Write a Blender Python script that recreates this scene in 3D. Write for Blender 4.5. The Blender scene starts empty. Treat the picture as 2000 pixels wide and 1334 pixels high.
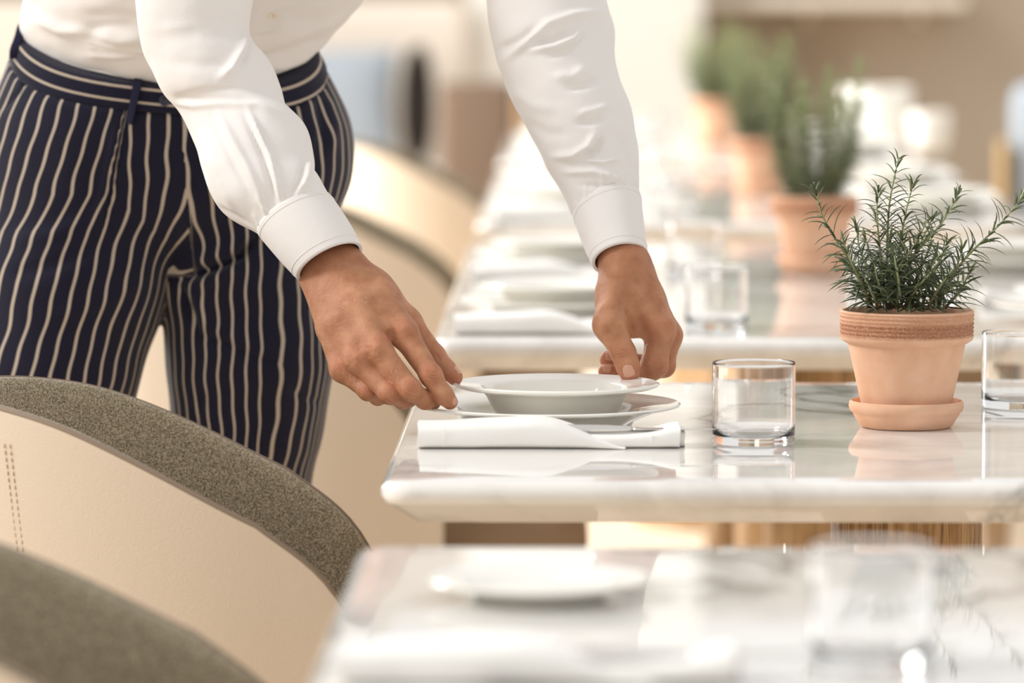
import bpy, math, random
import numpy as np
from mathutils import Vector, Matrix, Euler, noise as mnoise

# ------------------------------------------------------------------ camera, sky, sun, exposure
SC = bpy.context.scene
COL = SC.collection
F = 9000.0                      # focal length in pixels of the 2000 x 1334 frame
CZ = 1.204                      # camera height
TOP = 0.74                      # table top height
PITCH = math.radians(4.6176)
YAW = math.asin(0.012624)
cam_data = bpy.data.cameras.new('camera')
cam = bpy.data.objects.new('camera', cam_data)
COL.objects.link(cam)
cam.location = (0, 0, CZ)
cam.rotation_euler = (math.pi / 2 - PITCH, 0, YAW)
cam_data.sensor_width = 36.0
cam_data.lens = 36.0 * F / 2000.0
cam_data.clip_start = 0.2
cam_data.clip_end = 80
cam_data.dof.use_dof = True
cam_data.dof.focus_distance = 4.68
cam_data.dof.aperture_fstop = 3.9
SC.camera = cam

SC.view_settings.view_transform = 'Standard'
SC.view_settings.look = 'None'
SC.view_settings.gamma = 1.0
SC.view_settings.exposure = 0.0

world = bpy.data.worlds.new('sky')
SC.world = world
world.use_nodes = True
bg = world.node_tree.nodes['Background']
bg.inputs[0].default_value = (1.0, 0.99, 0.975, 1)
bg.inputs[1].default_value = 0.83

sun_data = bpy.data.lights.new('sun', 'SUN')
sun_data.energy = 2.3
sun_data.angle = math.radians(18)
sun_data.color = (1.0, 0.98, 0.95)
sun = bpy.data.objects.new('sun', sun_data)
COL.objects.link(sun)
sun.rotation_euler = Vector((0.84, 0.03, -0.54)).to_track_quat('-Z', 'Y').to_euler()
sun.location = (-4, -2, 5)

fill_data = bpy.data.lights.new('rear_fill_lamp', 'AREA')  # unseen area lamp added on the left to brighten the rear tables
fill_data.shape = 'RECTANGLE'
fill_data.size = 9.0
fill_data.size_y = 2.2
fill_data.energy = 1000
fill_data.color = (1.0, 0.99, 0.97)
fill = bpy.data.objects.new('rear_fill_lamp', fill_data)
COL.objects.link(fill)
fill.location = (-4.4, 11.5, 2.1)
fill.rotation_euler = Vector((1.0, -0.05, -0.28)).to_track_quat('-Z', 'Z').to_euler()

RM = np.array(Euler((math.pi / 2 - PITCH, 0, YAW)).to_matrix())


def W(px, py, Y):
    """World point seen at a pixel of the photograph, at world depth Y."""
    d = RM @ np.array([(px - 1000.0) / F, -(py - 667.0) / F, -1.0])
    return np.array([0, 0, CZ]) + d * (Y / d[1])


def WT(px, py, z=TOP):
    d = RM @ np.array([(px - 1000.0) / F, -(py - 667.0) / F, -1.0])
    return np.array([0, 0, CZ]) + d * ((z - CZ) / d[2])


def proj(P):
    q = (np.asarray(P) - np.array([0, 0, CZ])) @ RM
    return 1000 + F * q[..., 0] / -q[..., 2], 667 - F * q[..., 1] / -q[..., 2]


# ------------------------------------------------------------------ helpers
def lin(r, g, b):
    f = lambda c: (c / 255 / 12.92) if c / 255 <= 0.04045 else ((c / 255 + 0.055) / 1.055) ** 2.4
    return (f(r), f(g), f(b), 1)


def mesh(name, V, Fc, mat, parent=None, smooth=True, attrs=None, sharp=None):
    me = bpy.data.meshes.new(name)
    V = np.asarray(V, dtype=float)
    if isinstance(Fc, np.ndarray):
        Fc = Fc.tolist()
    me.from_pydata(V.tolist(), [], Fc)
    me.update()
    if smooth:
        me.polygons.foreach_set('use_smooth', [True] * len(me.polygons))
        if sharp:
            me.set_sharp_from_angle(angle=math.radians(sharp))
    if attrs:
        for k, a in attrs.items():
            at = me.attributes.new(k, 'FLOAT', 'POINT')
            at.data.foreach_set('value', np.asarray(a, dtype=np.float32))
    if mat:
        me.materials.append(mat)
    o = bpy.data.objects.new(name, me)
    COL.objects.link(o)
    if parent:
        o.parent = parent
    return o


def thing(name, label, cat, loc=(0, 0, 0), rz=0, group=None):
    o = bpy.data.objects.new(name, None)
    o.empty_display_size = 0.05
    COL.objects.link(o)
    o.location = loc
    o.rotation_euler = (0, 0, rz)
    return tag(o, label, cat, group)


def tag(o, label, cat, group=None):
    o['label'] = label
    o['category'] = cat
    if group:
        o['group'] = group
    return o


def copy_tree(o, parent=None):
    c = o.copy()
    COL.objects.link(c)
    if parent:
        c.parent = parent
    for ch in list(o.children):
        copy_tree(ch, c)
    return c


def dup(o, label, loc, rz=None, group=None, scale=None):
    c = copy_tree(o)
    c.location = loc
    if rz is not None:
        c.rotation_euler = (0, 0, rz)
    if scale:
        c.scale = scale
    c['label'] = label
    if group:
        c['group'] = group
    return c


class MB:
    def __init__(s):
        s.v = []; s.f = []

    def add(s, V, Fc):
        n = len(s.v)
        s.v += [tuple(map(float, p)) for p in V]
        s.f += [tuple(int(i) + n for i in f) for f in Fc]
        return s

    def obj(s, name, mat, parent=None, **k):
        return mesh(name, s.v, s.f, mat, parent, **k)


def lathe(prof, n=64, closed=False):
    V = []; Fc = []
    for (r, z) in prof:
        for i in range(n):
            a = 2 * math.pi * i / n
            V.append((r * math.cos(a), r * math.sin(a), z))
    m = len(prof)
    for j in range(m - 1 + (1 if closed else 0)):
        j2 = (j + 1) % m
        for i in range(n):
            i2 = (i + 1) % n
            Fc.append((j * n + i, j * n + i2, j2 * n + i2, j2 * n + i))
    return V, Fc


def grid_faces(nr, nc, wrap=True, cap0=False, cap1=False):
    Fc = []
    for j in range(nr - 1):
        for i in range(nc if wrap else nc - 1):
            i2 = (i + 1) % nc
            Fc.append((j * nc + i, j * nc + i2, (j + 1) * nc + i2, (j + 1) * nc + i))
    if cap0:
        Fc.append(tuple(range(nc))[::-1])
    if cap1:
        Fc.append(tuple((nr - 1) * nc + i for i in range(nc)))
    return Fc


def box(cx, cy, cz, sx, sy, sz, r=0.0):
    """Box with bevelled edges as vertices and faces."""
    import bmesh
    bm = bmesh.new()
    bmesh.ops.create_cube(bm, size=1)
    for v in bm.verts:
        v.co = (cx + v.co.x * sx, cy + v.co.y * sy, cz + v.co.z * sz)
    if r:
        bmesh.ops.bevel(bm, geom=list(bm.edges), offset=r, segments=4, profile=0.5, affect='EDGES')
    bm.verts.index_update()
    V = [tuple(v.co) for v in bm.verts]
    Fc = [tuple(v.index for v in f.verts) for f in bm.faces]
    bm.free()
    return V, Fc


def catmull(P, n):
    P = np.asarray(P, float)
    m = len(P)
    t = np.linspace(0, m - 1, n)
    i = np.clip(t.astype(int), 0, m - 2)
    u = (t - i)[:, None]
    p0 = P[np.maximum(i - 1, 0)]; p1 = P[i]; p2 = P[i + 1]; p3 = P[np.minimum(i + 2, m - 1)]
    return 0.5 * (2 * p1 + (p2 - p0) * u + (2 * p0 - 5 * p1 + 4 * p2 - p3) * u ** 2 + (3 * p1 - p0 - 3 * p2 + p3) * u ** 3)


def tube(P, r, n=8, cap=True):
    P = np.asarray(P, float)
    m = len(P)
    r = np.broadcast_to(np.asarray(r, float), (m,))
    T = np.gradient(P, axis=0)
    T /= np.linalg.norm(T, axis=1)[:, None] + 1e-12
    ref = np.array([0, 0, 1.0]) if abs(T[0][2]) < 0.9 else np.array([1.0, 0, 0])
    V = []
    A = np.cross(T[0], ref); A /= np.linalg.norm(A)
    for k in range(m):
        A = A - T[k] * np.dot(A, T[k]); A /= np.linalg.norm(A) + 1e-12
        B = np.cross(T[k], A)
        for i in range(n):
            a = 2 * math.pi * i / n
            V.append(P[k] + r[k] * (A * math.cos(a) + B * math.sin(a)))
    return V, grid_faces(m, n, True, cap, cap)


# ------------------------------------------------------------------ materials
def new_mat(name, col, rough=0.5, spec=0.5, **kw):
    m = bpy.data.materials.new(name)
    m.use_nodes = True
    b = m.node_tree.nodes['Principled BSDF']
    b.inputs['Base Color'].default_value = col
    b.inputs['Roughness'].default_value = rough
    b.inputs['Specular IOR Level'].default_value = spec
    for k, v in kw.items():
        b.inputs[k.replace('_', ' ')].default_value = v
    return m


def N(m, t, **kw):
    n = m.node_tree.nodes.new(t)
    for k, v in kw.items():
        setattr(n, k, v)
    return n


def L(m, a, b):
    m.node_tree.links.new(a, b)


def bsdf(m):
    return m.node_tree.nodes['Principled BSDF']


def noise_tex(m, scale, detail=4, coord='Object', rough=0.5, sc=None, dist=0.0):
    tc = N(m, 'ShaderNodeTexCoord')
    n = N(m, 'ShaderNodeTexNoise')
    n.inputs['Scale'].default_value = scale
    n.inputs['Detail'].default_value = detail
    n.inputs['Roughness'].default_value = rough
    n.inputs['Distortion'].default_value = dist
    src = tc.outputs[coord] if coord != 'Pos' else N(m, 'ShaderNodeNewGeometry').outputs['Position']
    if sc:
        mp = N(m, 'ShaderNodeMapping')
        mp.inputs['Scale'].default_value = sc
        L(m, src, mp.inputs['Vector'])
        src = mp.outputs[0]
    L(m, src, n.inputs['Vector'])
    return n


def ramp(m, fac, stops):
    r = N(m, 'ShaderNodeValToRGB')
    e = r.color_ramp.elements
    while len(e) > 1:
        e.remove(e[-1])
    e[0].position = stops[0][0]; e[0].color = stops[0][1]
    for p, c in stops[1:]:
        x = e.new(p); x.color = c
    L(m, fac, r.inputs[0])
    return r


def bump(m, height, strength, dist=0.001, chain=None):
    b = N(m, 'ShaderNodeBump')
    b.inputs['Strength'].default_value = strength
    b.inputs['Distance'].default_value = dist
    L(m, height, b.inputs['Height'])
    if chain:
        L(m, chain.outputs[0], b.inputs['Normal'])
    L(m, b.outputs[0], bsdf(m).inputs['Normal'])
    return b


def mix(m, fac, a, b, mode='MIX'):
    x = N(m, 'ShaderNodeMix', data_type='RGBA', blend_type=mode)
    for s, v in ((0, fac), (6, a), (7, b)):
        if hasattr(v, 'is_output'):
            L(m, v, x.inputs[s])
        else:
            x.inputs[s].default_value = v
    return x.outputs[2]


def math_n(m, op, a, b=None, c=None):
    x = N(m, 'ShaderNodeMath', operation=op)
    for i, v in enumerate((a, b, c)):
        if v is None:
            continue
        if hasattr(v, 'is_output'):
            L(m, v, x.inputs[i])
        else:
            x.inputs[i].default_value = v
    return x.outputs[0]


# marble
M_marble = new_mat('white marble', lin(236, 231, 224), 0.035, 0.5)
_n = noise_tex(M_marble, 1.7, 7, 'Pos', 0.55, (1.0, 0.8, 1.0), 1.1)
_v = math_n(M_marble, 'ABSOLUTE', math_n(M_marble, 'SUBTRACT', _n.outputs[0], 0.5))
_r1 = ramp(M_marble, _v, [(0.0, (1, 1, 1, 1)), (0.008, (0.55, 0.55, 0.55, 1)), (0.028, (0, 0, 0, 1))])
_n2 = noise_tex(M_marble, 1.3, 3, 'Pos')
_r2 = ramp(M_marble, _n2.outputs[0], [(0.36, (0, 0, 0, 1)), (0.52, (1, 1, 1, 1))])
_vein = math_n(M_marble, 'MULTIPLY', _r1.outputs[0], _r2.outputs[0])
_n3 = noise_tex(M_marble, 3.2, 6, 'Pos', 0.6, None, 2.0)
_r3 = ramp(M_marble, _n3.outputs[0], [(0.45, lin(240, 237, 232)), (0.7, lin(214, 210, 204))])
L(M_marble, mix(M_marble, math_n(M_marble, 'MULTIPLY', _vein, 0.75), _r3.outputs[0], lin(120, 116, 110)), bsdf(M_marble).inputs['Base Color'])

M_china = new_mat('white porcelain', lin(245, 242, 234), 0.06, 0.5)
M_glass = new_mat('clear glass', (1, 1, 1, 1), 0.0, 0.5, Transmission_Weight=1.0, IOR=1.47)
M_steel = new_mat('polished steel', (0.72, 0.70, 0.67, 1), 0.12, 0.5, Metallic=1.0)

M_terra = new_mat('terracotta', lin(222, 170, 132), 0.85, 0.2)
_n = noise_tex(M_terra, 60, 5)
_c = ramp(M_terra, _n.outputs[0], [(0.3, lin(216, 168, 136)), (0.7, lin(228, 186, 156))])
_n2 = noise_tex(M_terra, 9, 3)
_c2 = mix(M_terra, 0.35, _c.outputs[0], ramp(M_terra, _n2.outputs[0], [(0.35, lin(214, 160, 124)), (0.7, lin(234, 198, 172))]).outputs[0])
_at = N(M_terra, 'ShaderNodeAttribute', attribute_name='raw')
_n3 = noise_tex(M_terra, 520, 4, 'Object', 0.65, (1, 1, 2.6))
_rr = math_n(M_terra, 'MULTIPLY', _at.outputs['Fac'], ramp(M_terra, _n3.outputs[0], [(0.38, (0, 0, 0, 1)), (0.58, (1, 1, 1, 1))]).outputs[0])
_c3 = mix(M_terra, math_n(M_terra, 'MULTIPLY', _rr, 0.8), _c2, lin(168, 92, 50))
L(M_terra, _c3, bsdf(M_terra).inputs['Base Color'])
_b = bump(M_terra, _n.outputs[0], 0.12, 0.0006)
_hh = math_n(M_terra, 'MULTIPLY', _at.outputs['Fac'], _n3.outputs[0])
bump(M_terra, _hh, 0.9, 0.0022, _b)

M_soil = new_mat('dark soil', lin(52, 38, 28), 0.95, 0.1)
bump(M_soil, noise_tex(M_soil, 220, 4).outputs[0], 1.0, 0.003)

M_leaf = new_mat('rosemary needles', lin(66, 84, 52), 0.45, 0.35)
_at = N(M_leaf, 'ShaderNodeAttribute', attribute_name='young')
_cl = ramp(M_leaf, _at.outputs['Fac'], [(0.0, lin(64, 75, 48)), (0.6, lin(98, 108, 70)), (1.0, lin(152, 160, 112))])
L(M_leaf, _cl.outputs[0], bsdf(M_leaf).inputs['Base Color'])
M_stem = new_mat('rosemary stem', lin(150, 152, 112), 0.7, 0.2)
_at = N(M_stem, 'ShaderNodeAttribute', attribute_name='young')
L(M_stem, ramp(M_stem, _at.outputs['Fac'], [(0.0, lin(112, 92, 70)), (0.35, lin(140, 136, 98)), (1.0, lin(160, 172, 120))]).outputs[0], bsdf(M_stem).inputs['Base Color'])

M_leather = new_mat('cream leather', lin(214, 196, 174), 0.5, 0.35)
_vo = N(M_leather, 'ShaderNodeTexVoronoi', feature='DISTANCE_TO_EDGE')
_vo.inputs['Scale'].default_value = 320
_tc = N(M_leather, 'ShaderNodeTexCoord')
L(M_leather, _tc.outputs['Object'], _vo.inputs['Vector'])
_b = bump(M_leather, ramp(M_leather, _vo.outputs['Distance'], [(0, (0, 0, 0, 1)), (0.25, (1, 1, 1, 1))]).outputs[0], 0.22, 0.0008)
bump(M_leather, noise_tex(M_leather, 40, 3).outputs[0], 0.12, 0.002, _b)

M_tweed = new_mat('taupe tweed', lin(128, 116, 98), 0.95, 0.1, Sheen_Weight=0.25)
_n = noise_tex(M_tweed, 520, 2, 'Object', 0.7)
_w = N(M_tweed, 'ShaderNodeTexVoronoi')
_w.inputs['Scale'].default_value = 620
_tc = N(M_tweed, 'ShaderNodeTexCoord')
L(M_tweed, _tc.outputs['Object'], _w.inputs['Vector'])
_f = math_n(M_tweed, 'ADD', math_n(M_tweed, 'MULTIPLY', _n.outputs[0], 0.75), math_n(M_tweed, 'MULTIPLY', _w.outputs['Distance'], 0.3))
L(M_tweed, ramp(M_tweed, _f, [(0.36, lin(96, 87, 70)), (0.5, lin(150, 138, 116)), (0.64, lin(196, 184, 158))]).outputs[0], bsdf(M_tweed).inputs['Base Color'])
bump(M_tweed, _f, 0.8, 0.0012)

M_seat = new_mat('tan seat cloth', lin(150, 126, 102), 0.9, 0.15)
bump(M_seat, noise_tex(M_seat, 300, 3).outputs[0], 0.4, 0.001)
M_piping = new_mat('taupe piping', lin(140, 122, 104), 0.6, 0.3)
M_thread = new_mat('cream thread', lin(198, 172, 138), 0.7, 0.2)

M_oak = new_mat('oak', lin(176, 140, 98), 0.55, 0.3)
_n = noise_tex(M_oak, 26, 6, 'Object', 0.6, (6, 6, 0.35), 0.6)
L(M_oak, ramp(M_oak, _n.outputs[0], [(0.34, lin(112, 82, 50)), (0.5, lin(166, 130, 88)), (0.68, lin(196, 164, 122))]).outputs[0], bsdf(M_oak).inputs['Base Color'])
bump(M_oak, _n.outputs[0], 0.3, 0.001)

M_linen = new_mat('white linen', lin(246, 243, 238), 0.9, 0.15, Sheen_Weight=0.2)
_wv = noise_tex(M_linen, 700, 2, 'Object', 0.6)
_b = bump(M_linen, _wv.outputs[0], 0.35, 0.0006)
bump(M_linen, noise_tex(M_linen, 90, 3).outputs[0], 0.2, 0.001, _b)

M_shirt = new_mat('white cotton', lin(236, 231, 227), 0.85, 0.15, Sheen_Weight=0.15)
_wv = noise_tex(M_shirt, 900, 2, 'Object', 0.6)
_b = bump(M_shirt, _wv.outputs[0], 0.12, 0.0004)
bump(M_shirt, noise_tex(M_shirt, 38, 3, 'Object', 0.5, None, 0.5).outputs[0], 0.18, 0.004, _b)
M_button = new_mat('ivory button', lin(238, 228, 210), 0.3, 0.5)
M_nbutton = new_mat('navy button', lin(44, 44, 62), 0.35, 0.5)

M_trouser = new_mat('navy pinstripe wool', lin(30, 29, 48), 0.85, 0.15, Sheen_Weight=0.15)
_at = N(M_trouser, 'ShaderNodeAttribute', attribute_name='stripe')
_fr = math_n(M_trouser, 'ABSOLUTE', math_n(M_trouser, 'SUBTRACT', math_n(M_trouser, 'FRACT', _at.outputs['Fac']), 0.5))
_st = ramp(M_trouser, _fr, [(0.0, (1, 1, 1, 1)), (0.075, (1, 1, 1, 1)), (0.105, (0, 0, 0, 1))])
_n = noise_tex(M_trouser, 500, 2)
_nv = mix(M_trouser, _n.outputs[0], lin(19, 18, 33), lin(33, 32, 52))
L(M_trouser, mix(M_trouser, _st.outputs[0], _nv, lin(186, 172, 156)), bsdf(M_trouser).inputs['Base Color'])
bump(M_trouser, _n.outputs[0], 0.2, 0.0006)
M_navy = new_mat('plain navy wool', lin(34, 33, 54), 0.85, 0.15)

M_skin = new_mat('skin', lin(205, 148, 112), 0.52, 0.28, Subsurface_Weight=0.12)
bsdf(M_skin).inputs['Subsurface Radius'].default_value = (0.006, 0.0025, 0.0012)
bsdf(M_skin).inputs['Subsurface Scale'].default_value = 1.0
_n = noise_tex(M_skin, 55, 4)
_c = ramp(M_skin, _n.outputs[0], [(0.3, lin(170, 114, 82)), (0.7, lin(200, 146, 112))])
_at = N(M_skin, 'ShaderNodeAttribute', attribute_name='red')
_c2 = mix(M_skin, math_n(M_skin, 'MULTIPLY', _at.outputs['Fac'], 0.55), _c.outputs[0], lin(188, 104, 80))
_at2 = N(M_skin, 'ShaderNodeAttribute', attribute_name='tan')
_c3 = mix(M_skin, math_n(M_skin, 'MULTIPLY', _at2.outputs['Fac'], 0.6), _c2, lin(150, 94, 62))
_fn = noise_tex(M_skin, 620, 3, 'Object', 0.7)
_c4 = mix(M_skin, 0.55, _c3, ramp(M_skin, _fn.outputs[0], [(0.3, (0.62, 0.56, 0.52, 1)), (0.5, (0.5, 0.5, 0.5, 1)), (0.72, (0.40, 0.43, 0.45, 1))]).outputs[0], 'SOFT_LIGHT')
L(M_skin, _c4, bsdf(M_skin).inputs['Base Color'])
_pv = N(M_skin, 'ShaderNodeTexVoronoi', feature='DISTANCE_TO_EDGE')
_pv.inputs['Scale'].default_value = 850
_tc = N(M_skin, 'ShaderNodeTexCoord')
L(M_skin, _tc.outputs['Object'], _pv.inputs['Vector'])
_b = bump(M_skin, _pv.outputs['Distance'], 0.4, 0.0008)
_b = bump(M_skin, noise_tex(M_skin, 260, 4).outputs[0], 0.45, 0.0012, _b)
M_nail = new_mat('fingernail', lin(212, 160, 134), 0.25, 0.5)
M_hair = new_mat('blond arm hair', lin(255, 236, 205), 0.6, 0.3)
M_darkhair = new_mat('brown hair', lin(60, 42, 30), 0.6, 0.3)
M_shoe = new_mat('dark leather', lin(40, 32, 28), 0.4, 0.5)

M_floor = new_mat('pale stone floor', lin(226, 208, 184), 0.45, 0.3)
_n = noise_tex(M_floor, 1.3, 4, 'Pos')
L(M_floor, ramp(M_floor, _n.outputs[0], [(0.3, lin(222, 200, 172)), (0.7, lin(236, 220, 198))]).outputs[0], bsdf(M_floor).inputs['Base Color'])
M_wall = new_mat('taupe plaster', lin(172, 156, 138), 0.9, 0.2)
L(M_wall, ramp(M_wall, noise_tex(M_wall, 2.0, 4, 'Pos').outputs[0], [(0.3, lin(164, 149, 131)), (0.7, lin(174, 158, 140))]).outputs[0], bsdf(M_wall).inputs['Base Color'])
M_pale = new_mat('pale plaster', lin(232, 229, 222), 0.9, 0.2)
bump(M_pale, noise_tex(M_pale, 30, 4, 'Pos').outputs[0], 0.1, 0.002)
M_cream = new_mat('cream upholstery', lin(232, 220, 206), 0.8, 0.2)
bump(M_cream, noise_tex(M_cream, 200, 3).outputs[0], 0.2, 0.001)
M_blue = new_mat('blue grey cloth', lin(164, 172, 180), 0.9, 0.15)
bump(M_blue, noise_tex(M_blue, 200, 3).outputs[0], 0.2, 0.001)
M_dark = new_mat('charcoal cloth', lin(44, 38, 34), 0.9, 0.15)
bump(M_dark, noise_tex(M_dark, 200, 3).outputs[0], 0.2, 0.001)
M_brown = new_mat('brown cloth', lin(112, 94, 80), 0.85, 0.15)
bump(M_brown, noise_tex(M_brown, 200, 3).outputs[0], 0.2, 0.001)
M_brass = new_mat('brushed brass', lin(206, 172, 122), 0.35, 0.5, Metallic=0.6)

# ------------------------------------------------------------------ setting
def structure(o):
    o['kind'] = 'structure'
    return o


structure(mesh('floor', *box(0, 9.0, -0.05, 9, 21, 0.1), M_floor, smooth=False))
structure(mesh('wall_back', *box(0, 19.3, 1.5, 9, 0.2, 3.0), M_wall, smooth=False))
structure(mesh('trim_1', *box(0.06, 18.75, 1.5, 0.94, 0.9, 3.0, 0.02), M_pale, smooth=True, sharp=30))
structure(mesh('baseboard_back', *box(2.6, 19.18, 0.06, 3.8, 0.04, 0.12), M_pale, smooth=False))

# ------------------------------------------------------------------ tables
TX = 0.343                      # the row's centre line


def rr_ring(hw, hd, r, n=8):
    P = []
    for cx, cy, a0 in ((hw - r, hd - r, 0), (-hw + r, hd - r, 90), (-hw + r, -hd + r, 180), (hw - r, -hd + r, 270)):
        for k in range(n + 1):
            a = math.radians(a0 + 90 * k / n)
            P.append((cx + r * math.cos(a), cy + r * math.sin(a)))
    return P


def make_table(label, hw, hd, loc, peds):
    t = thing('marble_table', label, 'table', loc, 0)
    prof = [(0.05, 0), (0.013, 0), (0.008, -0.0008), (0.004, -0.003), (0.0012, -0.0065), (0, -0.0105), (0.0004, -0.0155),
            (0.0025, -0.019), (0.0045, -0.0202), (0.0048, -0.0212), (0.008, -0.0225), (0.034, -0.040), (0.040, -0.0412), (0.07, -0.0412)]
    V = []; R0 = 0.03
    for ins, z in prof:
        r = max(R0 - ins, 0.004)
        for (x, y) in rr_ring(hw - ins, hd - ins, r):
            V.append((x, y, TOP + z))
    n = len(rr_ring(1, 1, 0.1))
    mesh('table_top', V, [f[::-1] for f in grid_faces(len(prof), n, True, True, True)], M_marble, t, sharp=50)
    for (x, y) in peds:
        p = lathe([(0, 0.03), (0.079, 0.03), (0.0765, 0.4), (0.0775, TOP - 0.0412), (0, TOP - 0.0412)], 48)
        mesh('pedestal', [(a + x, b + y, c) for a, b, c in p[0]], p[1], M_oak, t, sharp=40)
        p = lathe([(0, 0.0), (0.20, 0.0), (0.205, 0.005), (0.205, 0.022), (0.19, 0.030), (0, 0.031)], 48)
        mesh('foot_disc', [(a + x, b + y, c) for a, b, c in p[0]], p[1], M_oak, t, sharp=40)
    return t


make_table('white marble table nearest the camera, blurred, with a side plate and a glass', 0.516, 0.515, (TX, 3.185, 0), [(0, 0)])
make_table('sharp white marble table being laid, with the soup plate and potted rosemary', 0.516, 0.515, (TX, 4.672, 0), [(0, 0)])
make_table('long white marble table directly behind the one being laid', 0.516, 1.04, (TX, 6.81, 0), [(0, -0.5), (0, 0.55)])
make_table('long white marble table, second behind the one being laid', 0.516, 1.04, (TX, 9.49, 0), [(0, -0.5), (0, 0.55)])
make_table('farthest long white marble table of the row', 0.516, 1.04, (TX, 12.14, 0), [(0, -0.5), (0, 0.55)])

# ------------------------------------------------------------------ tub chairs


def make_chair(label, loc, rz=0.0, group=None):
    t = thing('tub_chair', label, 'chair', loc, rz)
    hw = 0.25
    # plan of the shell, from the near arm's tip round the back to the far arm's tip
    P = []
    xs_f = 0.285
    ex, ea = 0.155, 0.335
    for k in range(12):
        P.append((xs_f - (xs_f - ex) * k / 12.0, -hw))
    for k in range(61):
        a = -math.pi / 2 - math.pi * k / 60.0
        P.append((ex + ea * math.cos(a), hw * math.sin(a)))
    for k in range(1, 13):
        P.append((ex + (xs_f - ex) * k / 12.0, hw))
    P = np.array(P)
    T = np.gradient(P, axis=0)
    T /= np.linalg.norm(T, axis=1)[:, None]
    Nn = np.stack([-T[:, 1], T[:, 0]], 1)
    Nn[Nn[:, 0] * 0 + (P * Nn).sum(1) < 0] *= -1
    x = P[:, 0]
    zs = np.interp(x, [-0.18, -0.125, -0.043, 0.008, 0.055, 0.135, 0.196, 0.237, 0.265, 0.285], [0.784, 0.7815, 0.767, 0.7455, 0.724, 0.682, 0.645, 0.609, 0.55, 0.46])
    k3 = np.array([1, 2, 3, 2, 1]) / 9.0
    for _ in range(3):
        zs = np.convolve(np.pad(zs, 2, 'edge'), k3, 'valid')

    def loft(prof):
        V = []
        for i in range(len(P)):
            for (o, z) in prof(i):
                p = P[i] + Nn[i] * o
                V.append((p[0], p[1], z))
        m = len(prof(0))
        return V, grid_faces(len(P), m, True, True, True)

    def shell(i):
        s = zs[i]
        zz = lambda q: min(q, s - 0.03)
        out = [(-0.055, 0.27), (-0.03, zz(0.29)), (-0.012, zz(0.35)), (-0.003, zz(0.45)), (0.001, zz(0.56)), (0.002, (s + min(s - 0.03, 0.56)) / 2), (0.0005, s - 0.006), (0.0, s)]
        return out + [(-0.005, s), (-0.006, s - 0.02), (-0.012, zz(0.44)), (-0.02, zz(0.37)), (-0.06, 0.30)]

    def pad(i):
        q = zs[i]
        lo = min(q - 0.03, 0.43)
        w = 0.024
        return [(-0.0065, q - 0.02), (-0.0055, q - 0.001), (-0.007, q + 0.002), (-0.010, q + 0.0032), (-0.0135, q + 0.0025), (-0.017, q - 0.001),
                (-0.020, q - 0.007), (-0.0225, q - 0.018), (-w, max(q - 0.05, lo + 0.02)), (-w - 0.006, (q + lo) / 2), (-w - 0.012, lo), (-0.012, lo)]

    mesh('leather_shell', *loft(shell), M_leather, t, sharp=60)
    mesh('padded_lining', *loft(pad), M_tweed, t, sharp=60)
    pp = [tuple(P[i] + Nn[i] * -0.0035) + (zs[i] + 0.0012,) for i in range(len(P))]
    mesh('piping', *tube(pp, 0.0034, 8), M_piping, t)
    # stitched seam down the shell where the arm meets the back
    for sg in (-1, 1):
        mb = MB()
        for col in (0.0, 0.006):
            for k in range(46):
                q = []
                for zz in (0.745 - k * 0.0066, 0.745 - k * 0.0066 - 0.004):
                    xx = -0.094 + col + (0.745 - zz) * 0.13
                    q.append((xx, sg * (hw * math.sqrt(1 - ((xx - ex) / ea) ** 2) + 0.0024), zz))
                mb.add(*tube(q, 0.0006, 5))
        mb.obj('stitching', M_thread, t)
    v, f = box(0.22, 0, 0.425, 0.52, 0.40, 0.10, 0.048)
    v = [(a, b * (0.72 if a < 0.05 else 1.0), c) for a, b, c in v]
    mesh('seat_cushion', v, f, M_seat, t, sharp=60)
    mesh('seat_base', *box(0.15, 0, 0.33, 0.46, 0.30, 0.09, 0.02), M_tweed, t, sharp=60)
    for sx in (0.0, 0.3):
        for sy in (-0.13, 0.13):
            v, f = lathe([(0, 0), (0.011, 0), (0.018, 0.29), (0, 0.29)], 16)
            mesh('leg', [(a + 0.15 + (sx - 0.15) * (1.12 - 0.4 * c), bb + sy * (1.12 - 0.4 * c), c) for a, bb, c in v], f, M_oak, t, sharp=40)
    return t


CHX = -0.455
chair = make_chair('cream leather tub chair with taupe tweed lining, in focus in front of the waiter', (CHX, 4.612, 0))
dup(chair, 'blurred tub chair in the bottom left corner, tweed arm only, beside the nearest table', (CHX, 3.40, 0))
dup(chair, 'blurred cream tub chair behind the lower hand, at the table behind', (CHX, 6.40, 0))
dup(chair, 'blurred cream tub chair between the waiter and the second table behind', (CHX, 8.76, 0))
dup(chair, 'farthest cream tub chair, in front of the brown lounge chair', (CHX + 0.03, 11.25, 0))
dup(chair, 'blurred tub chair with dark arm at the right end of a far table', (TX + 0.82, 9.15, 0), math.pi)

# ------------------------------------------------------------------ tableware


def smooth_prof(P, n):
    return [tuple(p) for p in catmull(P, n)]


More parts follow.
